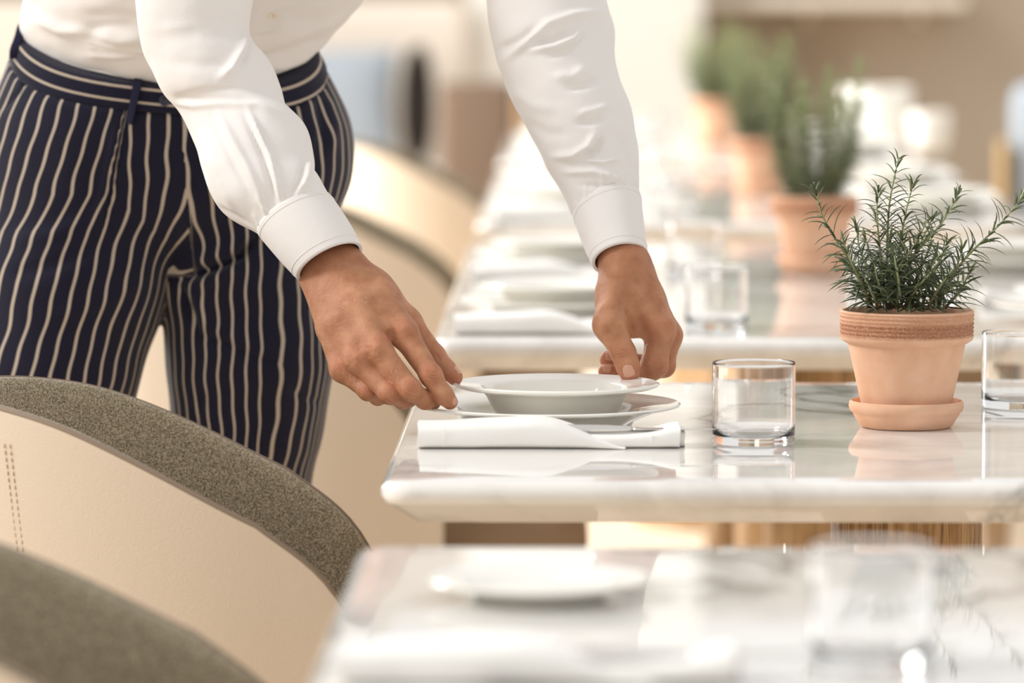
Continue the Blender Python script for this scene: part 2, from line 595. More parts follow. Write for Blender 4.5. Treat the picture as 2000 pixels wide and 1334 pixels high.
def rim_plate(r, h, well, foot):
    """Closed profile of a rimmed plate: r rim radius, h rim height, well radius, foot radius."""
    t = 0.0035
    up = [(0, 0.0065), (well * 0.6, 0.0065), (well * 0.88, 0.008), (well, h * 0.55 + 0.003), (well * 1.06, h * 0.78), (well * 1.12, h * 0.85), (r * 0.93, h * 0.97), (r - 0.002, h + 0.0008), (r, h - 0.0004)]
    dn = [(r - 0.001, h - 0.0022), (r * 0.93, h * 0.97 - t), (well * 1.12, h * 0.85 - t), (well * 1.06, h * 0.7 - t * 0.8), (foot * 1.08, 0.0022), (foot * 1.02, 0.0), (foot * 0.95, 0.0), (foot * 0.92, 0.0024), (0, 0.0024)]
    return up + dn


def soup_prof(r, h, well, foot):
    up = [(0, 0.007), (well * 0.55, 0.007), (well * 0.8, 0.010), (well * 0.93, h * 0.55), (well * 0.985, h * 0.84), (well * 1.02, h * 0.90), (well * 1.1, h * 0.925), (r * 0.95, h * 0.985), (r - 0.002, h + 0.0006), (r, h - 0.0008)]
    dn = [(r - 0.001, h - 0.003), (r * 0.95, h * 0.985 - 0.004), (well * 1.1, h * 0.925 - 0.0042), (well * 1.03, h * 0.86 - 0.004), (well * 0.985, h * 0.72 - 0.002), (foot * 1.12, 0.006), (foot * 1.04, 0.0), (foot * 0.97, 0.0), (foot * 0.93, 0.003), (0, 0.003)]
    return up + dn


def lathe_obj(name, prof, mat, loc, parent=None, n=96, sharp=40, attrs=None):
    v, f = lathe(prof, n)
    o = mesh(name, v, f, mat, parent, sharp=sharp, attrs=attrs)
    o.location = loc
    return o


DINNER = rim_plate(0.1345, 0.026, 0.085, 0.078)
SOUP = soup_prof(0.1046, 0.040, 0.072, 0.054)
GLASS = [(0, 0.0022), (0.026, 0.0020), (0.033, 0.0009), (0.0350, 0.0006), (0.0375, 0.0006), (0.0395, 0.0012), (0.0405, 0.003), (0.0407, 0.006), (0.0407, 0.02), (0.0407, 0.0780), (0.0407, 0.0798), (0.0403, 0.0807), (0.0399, 0.0807), (0.0395, 0.0798), (0.0395, 0.0780), (0.0393, 0.022), (0.0392, 0.018), (0.0385, 0.013), (0.036, 0.0092), (0.030, 0.0082), (0, 0.0078)]

PY = 4.650
PX = (1071 - 1114) * PY / F
SX = (1087 - 1114) * PY / F
dinner = lathe_obj('dinner_plate', DINNER, M_china, (PX, PY, TOP))
tag(dinner, 'large white dinner plate under the soup plate the hands hold', 'plate')
soup = lathe_obj('soup_plate', SOUP, M_china, (SX, PY, TOP + 0.0066))
tag(soup, 'white rimmed soup plate held between the two hands', 'plate')
glass = lathe_obj('water_glass', GLASS, M_glass, ((1474.5 - 1114) * 4.50 / F, 4.50, TOP))
tag(glass, 'clear water glass in focus left of the terracotta pot', 'glass')


def make_napkin(label, loc):
    t = thing('folded_napkin', label, 'napkin', loc)
    sx = lambda px: (px - 1074) * 4.45 / F

    def roll(px, hs, yf, yb, nx, x0, x1, bulge=0.35):
        V = []; nr = 26
        X = np.linspace(sx(x0), sx(x1), nx)
        H = np.interp(X, [sx(p) for p in px], hs)
        H = np.convolve(np.pad(H, 2, 'edge'), np.ones(5) / 5, 'valid')
        for i in range(nx):
            for k in range(nr):
                a = 2 * math.pi * k / nr
                c, s = math.cos(a), math.sin(a)
                e = bulge
                y = (yf + yb) / 2 + (yb - yf) / 2 * math.copysign(abs(c) ** e, c)
                z = H[i] / 2 + H[i] / 2 * math.copysign(abs(s) ** (e + 0.25), s)
                w = mnoise.noise(Vector((X[i] * 30, y * 40, z * 60))) * 0.0007
                V.append((X[i] + (0.0006 * math.sin(a * 3) if i in (0, nx - 1) else 0), y + w, max(z + w, 0.0003)))
        return V, grid_faces(nx, nr, True, True, True)

    v, f = roll([815, 1100, 1180, 1225, 1280, 1322, 1335], [0.014, 0.014, 0.0135, 0.013, 0.0165, 0.0225, 0.0225], -0.026, 0.034, 60, 822, 1330)
    mesh('inner_fold', v, [q[::-1] for q in f], M_linen, t, sharp=60)
    v, f = roll([815, 1340], [0.017, 0.017], -0.012, 0.030, 30, 1150, 1340)
    mesh('inner_fold', v, [q[::-1] for q in f], M_linen, t, sharp=60)
    v, f = roll([815, 830, 900, 960, 1010, 1050, 1085, 1130, 1160, 1190, 1215], [0.0235, 0.0235, 0.0245, 0.0262, 0.028, 0.0288, 0.0265, 0.0185, 0.0125, 0.0072, 0.002], -0.033, 0.036, 84, 815, 1222, 0.4)
    mesh('outer_fold', v, [q[::-1] for q in f], M_linen, t, sharp=60)
    # hem line
    for xx in (868, 1275):
        mb = MB()
        zt = 0.024 if xx == 868 else 0.0165
        yf = -0.0335 if xx == 868 else -0.0262
        for k in range(9):
            z0 = 0.003 + (zt - 0.005) * k / 9
            mb.add(*tube([(sx(xx), yf, z0), (sx(xx), yf, z0 + zt * 0.07)], 0.00035, 4))
        mb.obj('hem_stitching', M_linen, t)
    return t


NX = (1074 - 1114) * 4.45 / F
napkin = make_napkin('folded white linen napkin with cutlery tucked in, in focus before the soup plate', (NX, 4.476, TOP))


def flat_bar(P, wid, thk, up=(0, 0, 1)):
    """Bar along P with elliptical section: half widths wid (sideways) and thk (up)."""
    P = np.asarray(P, float); V = []
    T = np.gradient(P, axis=0)
    for k in range(len(P)):
        t = T[k] / np.linalg.norm(T[k])
        s = np.cross(t, up); s /= np.linalg.norm(s)
        u = np.cross(s, t)
        for i in range(14):
            a = 2 * math.pi * i / 14
            V.append(P[k] + s * wid[k] * math.cos(a) + u * thk[k] * math.sin(a))
    return V, grid_faces(len(P), 14, True, True, True)


def make_knife(label, loc, rz=0):
    t = thing('table_knife', label, 'knife', loc, rz)
    P = [(-0.075 + 0.095 * k / 12, 0, 0.0036) for k in range(13)]
    mesh('handle', *flat_bar(P, np.interp(range(13), [0, 2, 10, 12], [0.0055, 0.0065, 0.0048, 0.0038]), np.interp(range(13), [0, 1, 9, 12], [0.003, 0.0046, 0.0040, 0.0026])), M_steel, t)
    P = [(0.02 + 0.085 * k / 14, 0.0, 0.0036) for k in range(15)]
    mesh('blade', *flat_bar(P, np.interp(range(15), [0, 2, 10, 13, 14], [0.0036, 0.0075, 0.0078, 0.0045, 0.0008]), np.interp(range(15), [0, 2, 14], [0.0019, 0.0011, 0.0004])), M_steel, t)
    return t


def make_fork(label, A, B):
    """Fork whose handle ends at B and whose head lies towards A."""
    A = np.array(A); B = np.array(B)
    t = thing('table_fork', label, 'fork', tuple(A))
    d = (B - A); l = np.linalg.norm(d); d /= l
    s = np.cross(d, (0, 0, 1)); s /= np.linalg.norm(s)
    u = np.cross(s, d)
    P = [d * l * k / 12 + u * 0.002 * math.sin(math.pi * k / 12) for k in range(13)]
    mesh('handle', *flat_bar(P, np.interp(range(13), [0, 4, 11, 12], [0.0028, 0.0026, 0.005, 0.003]), np.full(13, 0.0014)), M_steel, t)
    P = [-d * 0.012 * k / 6 - u * 0.006 * (k / 6) ** 1.3 for k in range(7)]
    mesh('neck', *flat_bar(P, np.interp(range(7), [0, 3, 6], [0.0028, 0.007, 0.0088]), np.full(7, 0.0012)), M_steel, t)
    for q in (-1.5, -0.5, 0.5, 1.5):
        P = [-d * (0.011 + 0.016 * k / 5) + s * q * 0.0047 + u * (0.0016 * math.sin(math.pi * k / 5) - 0.006) for k in range(6)]
        mesh('tine', *flat_bar(P, np.interp(range(6), [0, 5], [0.0016, 0.0007]), np.full(6, 0.0009)), M_steel, t)
    return t


knife = make_knife('steel knife lying on the in-focus napkin, handle under its fold', ((1195 - 1114) * 4.468 / F, 4.466, TOP + 0.0145))
make_fork('steel fork leaning from the in-focus napkin towards the dinner plate', W(1203, 841, 4.478), W(1266, 807, 4.568))

# ------------------------------------------------------------------ potted rosemary
POTX, POTY = (1773 - 1114) * 4.67 / F, 4.67
SAUCER = [(0, 0.004), (0.036, 0.004), (0.047, 0.006), (0.0525, 0.016), (0.0575, 0.0225), (0.0585, 0.0262), (0.0572, 0.0288), (0.0545, 0.0280), (0.0515, 0.022), (0.0465, 0.0115), (0.036, 0.0095), (0, 0.0095)]
SAUCER = [(0, 0.0), (0.043, 0.0), (0.0465, 0.0015), (0.0535, 0.0125), (0.0545, 0.0150), (0.0570, 0.0170), (0.0585, 0.0215), (0.0578, 0.0258), (0.0562, 0.0276), (0.0545, 0.0268), (0.0528, 0.0225), (0.0470, 0.0115), (0.0455, 0.0088), (0, 0.0084)]


def pot_profile():
    P = [(0, 0.0), (0.0395, 0.0), (0.0425, 0.002)]
    for k in range(10):
        q = k / 9
        P.append((0.0435 + (0.0590 - 0.0435) * q, 0.004 + 0.070 * q))
    P += [(0.0594, 0.0765), (0.0640, 0.0790), (0.0668, 0.0812), (0.0678, 0.0840)]
    for k in range(12):                      # turned grooves round the rim
        q = k / 11
        P.append((0.0680 + 0.0006 * q - (0.0013 if k % 2 else 0), 0.0855 + 0.0225 * q))
    P += [(0.0683, 0.1095), (0.0672, 0.1110), (0.0650, 0.1112), (0.0630, 0.1095), (0.0612, 0.095), (0.0560, 0.070), (0.052, 0.06), (0, 0.06)]
    return P


POT = pot_profile()


def make_sprig(P, parent, rng, dens=1.0, leaf=0.0275, r0=0.0018, zmin=-1, fresh=0.0):
    """One rosemary stem along P with its needles as a sub-part."""
    P = catmull(P, 26)
    seg = np.linalg.norm(np.diff(P, axis=0), axis=1)
    s = np.concatenate([[0], np.cumsum(seg)]); Ln = s[-1]
    rad = np.interp(s / Ln, [0, 0.5, 1], [r0, r0 * 0.7, r0 * 0.3])
    v, f = tube(P, rad, 7)
    st = mesh('sprig', v, f, M_stem, parent, attrs={'young': np.repeat(s / Ln, 7)})
    T = np.gradient(P, axis=0)
    mb = MB(); yg = []
    d = Ln * 0.06
    rot = rng.random() * 6
    while d < Ln:
        q = d / Ln
        p = np.array([np.interp(d, s, P[:, i]) for i in range(3)])
        t = np.array([np.interp(d, s, T[:, i]) for i in range(3)]); t /= np.linalg.norm(t)
        a = np.cross(t, (0.3, 0.9, 0.2)); a /= np.linalg.norm(a); b = np.cross(t, a)
        top = 1 - q
        ll0 = leaf * (0.55 + 0.6 * min(1, top * 3.0)) * (0.85 if q < 0.15 else 1)
        k = 3 if rng.random() < 0.35 else 2
        for i in range(k):
            an = rot + 2 * math.pi * i / k + rng.uniform(-0.35, 0.35)
            out = a * math.cos(an) + b * math.sin(an)
            ll = ll0 * rng.uniform(0.7, 1.15)
            el = rng.uniform(0.25, 0.85) + (0.5 if top < 0.1 else 0)      # towards the tip
            d0 = out * math.cos(el) + t * math.sin(el)
            droop = rng.uniform(0.45, 1.25)
            side = np.cross(d0, t); side /= np.linalg.norm(side) + 1e-9
            C = []; pos = p + out * 0.0012
            nseg = 5
            for j in range(nseg + 1):
                C.append(pos.copy())
                dd = d0 + (out * 0.55 - t * 0.55 + np.array([0, 0, -0.4])) * droop * (j / nseg) ** 1.3
                dd /= np.linalg.norm(dd)
                pos = pos + dd * ll / nseg
            wd = [0.45, 0.95, 1.0, 0.95, 0.75, 0.12]
            V = []
            w0 = 0.00125 * rng.uniform(0.85, 1.2)
            for j in range(nseg + 1):
                if C[j][2] < zmin:
                    C[j][2] = zmin
                nrm = np.cross(side, d0)
                V += [C[j] - side * w0 * wd[j], C[j] + nrm * w0 * 0.55 * wd[j], C[j] + side * w0 * wd[j], C[j] - nrm * w0 * 0.15 * wd[j]]
            mb.add(V, grid_faces(nseg + 1, 4, True, True, True))
            yv = min(1, max(0, (q - 0.55) * 1.6)) * rng.uniform(0.4, 1.0) + rng.uniform(0, 0.25) + fresh
            yg += [yv] * len(V)
        rot += 1.57 + rng.uniform(-0.3, 0.3)
        d += (0.0046 if q < 0.55 else 0.0058 if top > 0.1 else 0.0036) / dens * rng.uniform(0.8, 1.2)
    mb.obj('needles', M_leaf, st, attrs={'young': yg})
    return st


def make_pot(label, loc, sprigs, seed, fresh=0.0):
    t = thing('potted_rosemary', label, 'potted plant', loc)
    v, f = lathe(POT, 96)
    raw = []
    for (r, z) in POT:
        raw += [max(0.0, min(1.0, (z - 0.0845) / 0.002)) * (1.0 if z < 0.098 else 0.45) if z < 0.1095 and r > 0.066 else 0.0] * 96
    mesh('pot', v, f, M_terra, t, sharp=50, attrs={'raw': raw})
    v, f = lathe([(0.0615, 0.098), (0.03, 0.1005), (0.0, 0.101)], 40)
    mesh('soil', [(a, b, c + 0.0015 * mnoise.noise(Vector((a * 200, b * 200, 0)))) for a, b, c in v], f, M_soil, t)
    rng = random.Random(seed)
    for P in sprigs:
        make_sprig(P, t, rng, zmin=0.112, fresh=fresh)
    return t


saucer = lathe_obj('saucer', SAUCER, M_terra, (POTX, POTY, TOP), sharp=45, attrs=None)
tag(saucer, 'terracotta saucer under the sharp potted rosemary', 'saucer')
POTLOC = np.array([POTX, POTY, TOP + 0.0085])


def px_sprig(pts):
    return [W(x, y, POTY + dy) - POTLOC for x, y, dy in pts]


SPR = [
    [(1700, 600, 0.00), (1690, 565, -.01), (1668, 520, -.02), (1634, 470, -.025), (1606, 420, -.03), (1590, 366, -.03)],
    [(1729, 604, 0.0), (1725, 550, -.012), (1715, 450, -.02), (1713, 400, -.02), (1716, 368, -.02)],
    [(1740, 602, 0.01), (1732, 520, 0.02), (1736, 410, 0.02), (1746, 350, 0.02), (1756, 306, 0.02)],
    [(1748, 602, 0.0), (1752, 520, 0.0), (1768, 420, 0.0), (1785, 356, 0.0)],
    [(1738, 600, -0.01), (1742, 545, -.02), (1788, 494, -.03), (1843, 430, -.04), (1876, 370, -.045)],
    [(1832, 602, 0.0), (1852, 552, -.01), (1888, 502, -.015), (1946, 445, -.02), (1996, 388, -.02)],
    [(1742, 600, -0.02), (1748, 536, -.03), (1784, 482, -.035), (1815, 423, -.04)],
    [(1695, 600, -0.03), (1690, 570, -.04), (1666, 520, -.045), (1645, 468, -.045)],
    [(1828, 600, 0.02), (1840, 560, 0.03), (1868, 520, 0.03), (1882, 480, 0.03)],
    [(1760, 600, 0.03), (1768, 540, 0.045), (1800, 470, 0.05), (1822, 425, 0.05)],
    [(1720, 600, 0.03), (1700, 540, 0.05), (1680, 490, 0.06), (1672, 440, 0.06)],
    [(1790, 600, -0.02), (1800, 560, -.035), (1822, 515, -.045), (1846, 488, -.05)],
    [(1770, 600, 0.0), (1778, 560, -.02), (1770, 510, -.03), (1762, 462, -.03)],
    [(1845, 602, 0.02), (1872, 572, 0.02), (1886, 548, 0.02), (1894, 528, 0.02)],
    [(1715, 602, -0.03), (1704, 575, -.045), (1690, 545, -.05), (1678, 530, -.05)],
    [(1812, 602, -.03), (1826, 575, -.04), (1846, 545, -.05), (1862, 525, -.05)],
    [(1755, 602, 0.04), (1745, 550, 0.06), (1742, 500, 0.06), (1735, 455, 0.06)],
    [(1705, 602, 0.0), (1690, 570, 0.0), (1674, 540, -.01), (1655, 515, -.02)],
    [(1750, 602, -.03), (1756, 560, -.05), (1750, 520, -.06), (1745, 490, -.06)],
    [(1780, 602, 0.0), (1792, 545, 0.01), (1812, 490, 0.01), (1822, 455, 0.01)],
    [(1800, 602, 0.03), (1815, 550, 0.04), (1838, 505, 0.05), (1850, 470, 0.05)],
    [(1822, 602, -.01), (1842, 575, -.02), (1866, 556, -.03), (1885, 545, -.03)],
    [(1730, 602, 0.0), (1712, 545, 0.0), (1700, 500, 0.0), (1690, 465, 0.0)],
    [(1765, 602, -.02), (1786, 570, -.04), (1806, 545, -.05), (1820, 530, -.05)],
    [(1735, 602, -.02), (1722, 570, -.04), (1712, 540, -.05), (1708, 515, -.05)],
]
rosemary = make_pot('sharp potted rosemary in terracotta on the table being laid', tuple(POTLOC), [px_sprig(s) for s in SPR], 5)

rng0 = random.Random(11)


def far_sprigs(n, h):
    out = []
    for i in range(n):
        a = 2 * math.pi * i / n + rng0.uniform(-.3, .3)
        r0 = 0.035 * math.sqrt(rng0.random())
        hh = h * rng0.uniform(0.6, 1.0)
        sp = rng0.uniform(0.015, 0.075)
        base = np.array([r0 * math.cos(a), r0 * math.sin(a), 0.105])
        tip = base + np.array([sp * math.cos(a), sp * math.sin(a), hh])
        out.append([base, base * 0.6 + tip * 0.4 + np.array([math.cos(a), math.sin(a), 0]) * 0.012, tip])
    return out


def far_pot(label, src, loc, rz, scale=None):
    dup(saucer, 'terracotta saucer under the ' + label, loc)
    return dup(src, label, (loc[0], loc[1], loc[2] + 0.0085), rz, None, scale)


tall = make_pot('blurred potted rosemary on the long table directly behind', (0.374, 7.04, TOP + 0.0085), far_sprigs(26, 0.215), 8, 0.55)
dup(saucer, 'terracotta saucer under the pot on the long table directly behind', (0.374, 7.04, TOP))
far_pot('blurred potted rosemary, second pot behind the sharp one', tall, (0.392, 9.44, TOP), 2.1)
far_pot('farthest blurred potted rosemary, leftmost of the pots', tall, (0.384, 12.25, TOP), 4.0)

# ------------------------------------------------------------------ the other place settings
SIDE = rim_plate(0.083, 0.0155, 0.052, 0.046)
o = lathe_obj('side_plate', SIDE, M_china, ((1055 - 1114) * 3.385 / F, 3.385, TOP))
tag(o, 'small blurred white side plate on the nearest table', 'plate')
dup(glass, 'blurred water glass at the bottom edge on the nearest table', (0.202, 3.06, TOP))
dup(glass, 'water glass at the right edge of the photo beside the sharp pot', ((1995 - 1114) * 4.88 / F, 4.88, TOP))
dup(napkin, 'blurred folded napkin at the bottom edge on the nearest table', (-0.02, 2.99, TOP))
dup(knife, 'blurred knife on the napkin of the nearest table', (0.06, 2.985, TOP + 0.0130), 0.1)

TN = {2: 'the long table directly behind', 3: 'the second table behind', 4: 'the farthest table'}
for tn, y0, xo in ((2, 5.77, 0.0), (3, 8.45, 0.01), (4, 11.10, 0.01)):
    for k, (wy, nd) in enumerate(((0.0, 'near'), (1.02, 'far'))):
        yb = y0 + wy
        g = 'settings on ' + TN[tn]
        where = 'at the %s left place of %s' % (nd, TN[tn])
        px = -0.015 + xo
        dup(dinner, 'white dinner plate ' + where, (px, yb + 0.37, TOP), None, g)
        dup(soup, 'white soup plate ' + where, (px - 0.004, yb + 0.37, TOP + 0.0066), None, g)
        dup(napkin, 'folded white napkin ' + where, (-0.02 + xo, yb + 0.11, TOP), None, g)
        dup(glass, 'clear glass ' + where, (0.19 + xo, yb + 0.19 + 0.06 * k, TOP), None, g)
        where = 'at the %s right place of %s' % (nd, TN[tn])
        px = 0.69 + xo
        dup(dinner, 'white dinner plate ' + where, (px, yb + 0.30, TOP), None, g)
        dup(soup, 'white soup plate ' + where, (px, yb + 0.30, TOP + 0.0066), None, g)
        dup(napkin, 'folded white napkin ' + where, (0.70 + xo, yb + 0.62, TOP), math.pi, g)
        dup(glass, 'clear glass ' + where, (0.49 + xo, yb + 0.60, TOP), None, g)

bowl = [(0, 0), (0.06, 0), (0.066, 0.004), (0.088, 0.06), (0.094, 0.15), (0.0945, 0.158), (0.091, 0.158), (0.084, 0.06), (0.06, 0.012), (0, 0.01)]
o = lathe_obj('ice_bucket', bowl, M_china, ((1712 - 1114) * 12.0 / F, 12.0, TOP))
tag(o, 'tall white ceramic bucket on the farthest table behind the pots', 'bucket')
bowl2 = [(0, 0), (0.035, 0), (0.04, 0.003), (0.052, 0.04), (0.054, 0.098), (0.051, 0.1), (0.048, 0.04), (0.03, 0.01), (0, 0.008)]
o = lathe_obj('ceramic_jar', bowl2, M_china, ((1815 - 1114) * 11.8 / F, 11.8, TOP))
tag(o, 'small white ceramic jar right of the white bucket', 'jar')

# ------------------------------------------------------------------ far lounge
sofa = thing('sofa', 'cream upholstered sofa along the back wall', 'sofa', (-1.75, 18.0, 0))
mesh('backrest', *box(0, 0.22, 0.68, 2.7, 0.24, 0.80, 0.06), M_cream, sofa, sharp=60)
mesh('seat', *box(0, -0.20, 0.36, 2.7, 0.80, 0.20, 0.05), M_cream, sofa, sharp=60)
mesh('base', *box(0, -0.10, 0.17, 2.6, 0.9, 0.18, 0.02), M_cream, sofa, sharp=60)
for sx in (-1.2, 1.2):
    for sy in (-0.45, 0.25):
        mesh('leg', *box(sx, sy, 0.04, 0.06, 0.06, 0.08, 0.005), M_oak, sofa, sharp=60)


def make_cushion(name, label, mat, loc, w, h, d, rx, rz):
    V = []; n = 17
    for sgn in (1, -1):
        for j in range(n):
            for i in range(n):
                u = -1 + 2 * i / (n - 1); v = -1 + 2 * j / (n - 1)
                th = d / 2 * (max(0, (1 - abs(u) ** 2.4)) * max(0, (1 - abs(v) ** 2.4))) ** 0.55
                pin = 1 - 0.06 * (1 - abs(u) ** 2) * abs(v) ** 3
                pin2 = 1 - 0.06 * (1 - abs(v) ** 2) * abs(u) ** 3
                V.append((u * w / 2 * pin2, -sgn * th, v * h / 2 * pin))
    Fc = []
    for s in (0, 1):
        for j in range(n - 1):
            for i in range(n - 1):
                a = s * n * n + j * n + i
                q = (a, a + 1, a + n + 1, a + n)
                Fc.append(q if s == 0 else q[::-1])
    o = mesh(name, V, Fc, mat)
    o.location = loc
    o.rotation_euler = (rx, 0, rz)
    return tag(o, label, 'cushion')


make_cushion('cushion', 'pale blue grey cushion on the sofa beside the waiter', M_blue, (-0.95, 17.62, 0.69), 0.58, 0.44, 0.14, -0.25, 0.0)
make_cushion('cushion', 'charcoal cushion behind the blue grey cushion on the sofa', M_dark, (-0.585, 17.66, 0.69), 0.44, 0.46, 0.12, 0.0, 1.5)

lc = thing('lounge_chair', 'brown upholstered lounge chair with wooden side beyond the tub chairs', 'chair', (-0.275, 14.2, 0))
mesh('backrest', *box(-0.01, 0.0, 0.62, 0.225, 0.09, 0.48, 0.025), M_brown, lc, sharp=60)
mesh('side_frame', *box(0.125, 0.02, 0.52, 0.035, 0.12, 0.62, 0.01), M_oak, lc, sharp=60)
mesh('seat', *box(0, 0.28, 0.38, 0.24, 0.5, 0.12, 0.03), M_brown, lc, sharp=60)
for sx in (-0.1, 0.12):
    for sy in (0.0, 0.48):
        mesh('leg', *box(sx, sy, 0.165, 0.03, 0.03, 0.33, 0.004), M_oak, lc, sharp=60)

ac = thing('accent_chair', 'blue grey upholstered chair with brass edge at the far right', 'chair', (1.33, 12.3, 0))
mesh('backrest', *box(0.04, 0, 0.66, 0.40, 0.10, 0.50, 0.06), M_blue, ac, sharp=60)
mesh('side_frame', *box(-0.178, 0.0, 0.50, 0.022, 0.11, 0.5, 0.008), M_brass, ac, sharp=60)
mesh('seat', *box(0.04, 0.27, 0.40, 0.44, 0.5, 0.12, 0.04), M_blue, ac, sharp=60)
for sx in (-0.15, 0.2):
    for sy in (0.0, 0.46):
        mesh('leg', *box(sx, sy, 0.18, 0.025, 0.025, 0.36, 0.004), M_brass, ac, sharp=60)

sh = thing('wall_ledge', 'cream ledge with rounded end along the back wall above the pots', 'ledge', (0.98, 18.9, 0))
mesh('ledge_board', *box(0, 0, 1.075, 1.24, 0.55, 0.055, 0.025), M_cream, sh, sharp=60)
for sx in (-0.45, 0.0, 0.45):
    mesh('bracket', *box(sx, 0.2, 1.02, 0.03, 0.15, 0.06, 0.008), M_cream, sh, sharp=60)

# ------------------------------------------------------------------ the waiter
def surface_nets(vals, lo, h):
    nx, ny, nz = vals.shape
    s = vals < 0
    cnt = np.zeros((nx - 1, ny - 1, nz - 1), np.int8)
    for a in (0, 1):
        for b in (0, 1):
            for c in (0, 1):
                cnt += s[a:nx - 1 + a, b:ny - 1 + b, c:nz - 1 + c]
    act = np.argwhere((cnt > 0) & (cnt < 8))
    idx = -np.ones((nx - 1, ny - 1, nz - 1), np.int64)
    idx[tuple(act.T)] = np.arange(len(act))
    C = {}
    for a in (0, 1):
        for b in (0, 1):
            for c in (0, 1):
                C[a, b, c] = vals[act[:, 0] + a, act[:, 1] + b, act[:, 2] + c]
    acc = np.zeros((len(act), 3)); n = np.zeros(len(act))
    for p in C:
        for ax in range(3):
            if p[ax] == 0:
                q = list(p); q[ax] = 1; q = tuple(q)
                v0, v1 = C[p], C[q]
                m = (v0 < 0) != (v1 < 0)
                t = np.where(m, v0 / np.where(m, v0 - v1, 1), 0)
                pos = np.tile(np.array(p, float), (len(act), 1)); pos[:, ax] = t
                acc[m] += pos[m]; n[m] += 1
    V = (act + acc / n[:, None]) * h + lo
    Q = []
    for ax in range(3):
        sl0 = [slice(None)] * 3; sl1 = [slice(None)] * 3
        sl0[ax] = slice(0, -1); sl1[ax] = slice(1, None)
        e0 = s[tuple(sl0)]; e1 = s[tuple(sl1)]
        E = np.argwhere(e0 != e1)
        o1, o2 = [(1, 2), (2, 0), (0, 1)][ax]
        lim = np.array([nx - 1, ny - 1, nz - 1])
        ok = (E[:, o1] > 0) & (E[:, o2] > 0) & (E[:, o1] < lim[o1]) & (E[:, o2] < lim[o2]) & (E[:, ax] < lim[ax])
        E = E[ok]
        inside = s[tuple(E.T)]

        def ci(d1, d2):
            q = E.copy(); q[:, o1] -= d1; q[:, o2] -= d2
            return idx[tuple(q.T)]
        q = np.stack([ci(1, 1), ci(0, 1), ci(0, 0), ci(1, 0)], 1)
        q[~inside] = q[~inside][:, ::-1]
        Q.append(q)
    return V, np.concatenate(Q)


def sdf_mesh(fn, lo, hi, h, B=8, slack=1.0):
    lo = np.array(lo, float)
    nb = np.ceil((np.array(hi) - lo) / (h * B)).astype(int)
    vals = np.full(nb * B, 1.0, np.float32)
    bi = np.stack(np.meshgrid(*[np.arange(k) for k in nb], indexing='ij'), -1).reshape(-1, 3)
    ctr = (bi * B + (B - 1) / 2) * h + lo
    d = fn(ctr)
    rad = B * h * 0.87 * 1.15 + 0.004 * slack
    loc = np.stack(np.meshgrid(*[np.arange(B)] * 3, indexing='ij'), -1).reshape(-1, 3)
    neg = bi[d < -rad]
    for b in neg:
        vals[b[0] * B:b[0] * B + B, b[1] * B:b[1] * B + B, b[2] * B:b[2] * B + B] = -1
    near = bi[np.abs(d) <= rad]
    for k in range(0, len(near), 400):
        bb = near[k:k + 400]
        g = (bb[:, None, :] * B + loc[None])
        v = fn((g.reshape(-1, 3) * h + lo))
        g = g.reshape(-1, 3)
        vals[g[:, 0], g[:, 1], g[:, 2]] = v
    return surface_nets(vals, lo, h)


def rcone(p, a, b, r1, r2):
    """Distance to a round cone."""
    a = np.asarray(a, float); ba = np.asarray(b, float) - a
    l2 = ba @ ba; rr = r1 - r2; a2 = l2 - rr * rr; il2 = 1.0 / l2
    pa = p - a; y = pa @ ba; z = y - l2
    xv = pa * l2 - ba[None] * y[:, None]
    x2 = (xv * xv).sum(1); y2 = y * y * l2; z2 = z * z * l2
    k = np.sign(rr) * rr * rr * x2
    d3 = (np.sqrt(np.maximum(x2 * a2 * il2, 0)) + y * rr) * il2 - r1
    d1 = np.sqrt(x2 + z2) * il2 - r2
    d2 = np.sqrt(x2 + y2) * il2 - r1
    return np.where(np.sign(z) * a2 * z2 > k, d1, np.where(np.sign(y) * a2 * y2 < k, d2, d3))


def smin(a, b, k):
    h = np.maximum(k - np.abs(a - b), 0) / k
    return np.minimum(a, b) - h * h * k * 0.25


def smax(a, b, k):
    return -smin(-a, -b, k)


def ball(p, c, r):
    return np.linalg.norm(p - np.asarray(c), axis=1) - r


def chain(p, pts, rs, k=0.004):
    d = None
    for i in range(len(pts) - 1):
        c = rcone(p, pts[i], pts[i + 1], rs[i], rs[i + 1])
        d = c if d is None else smin(d, c, k)
    return d


BASE = np.array([-0.44, 5.14, 0.0])
waiter = thing('person', 'waiter in white shirt and navy pinstripe trousers bending to set a plate', 'person', tuple(BASE))


def pmesh(name, V, Fc, mat, parent=waiter, **k):
    V = np.asarray(V, float)
    off = BASE if parent is waiter or parent.get('wloc') is None else BASE
    return mesh(name, V - off, Fc, mat, parent, **k)


# ---- hands: bones as (pixel x, pixel y, depth, radius)
def wp(*q):
    return [W(*p[:3]) for p in q], [p[3] for p in q]


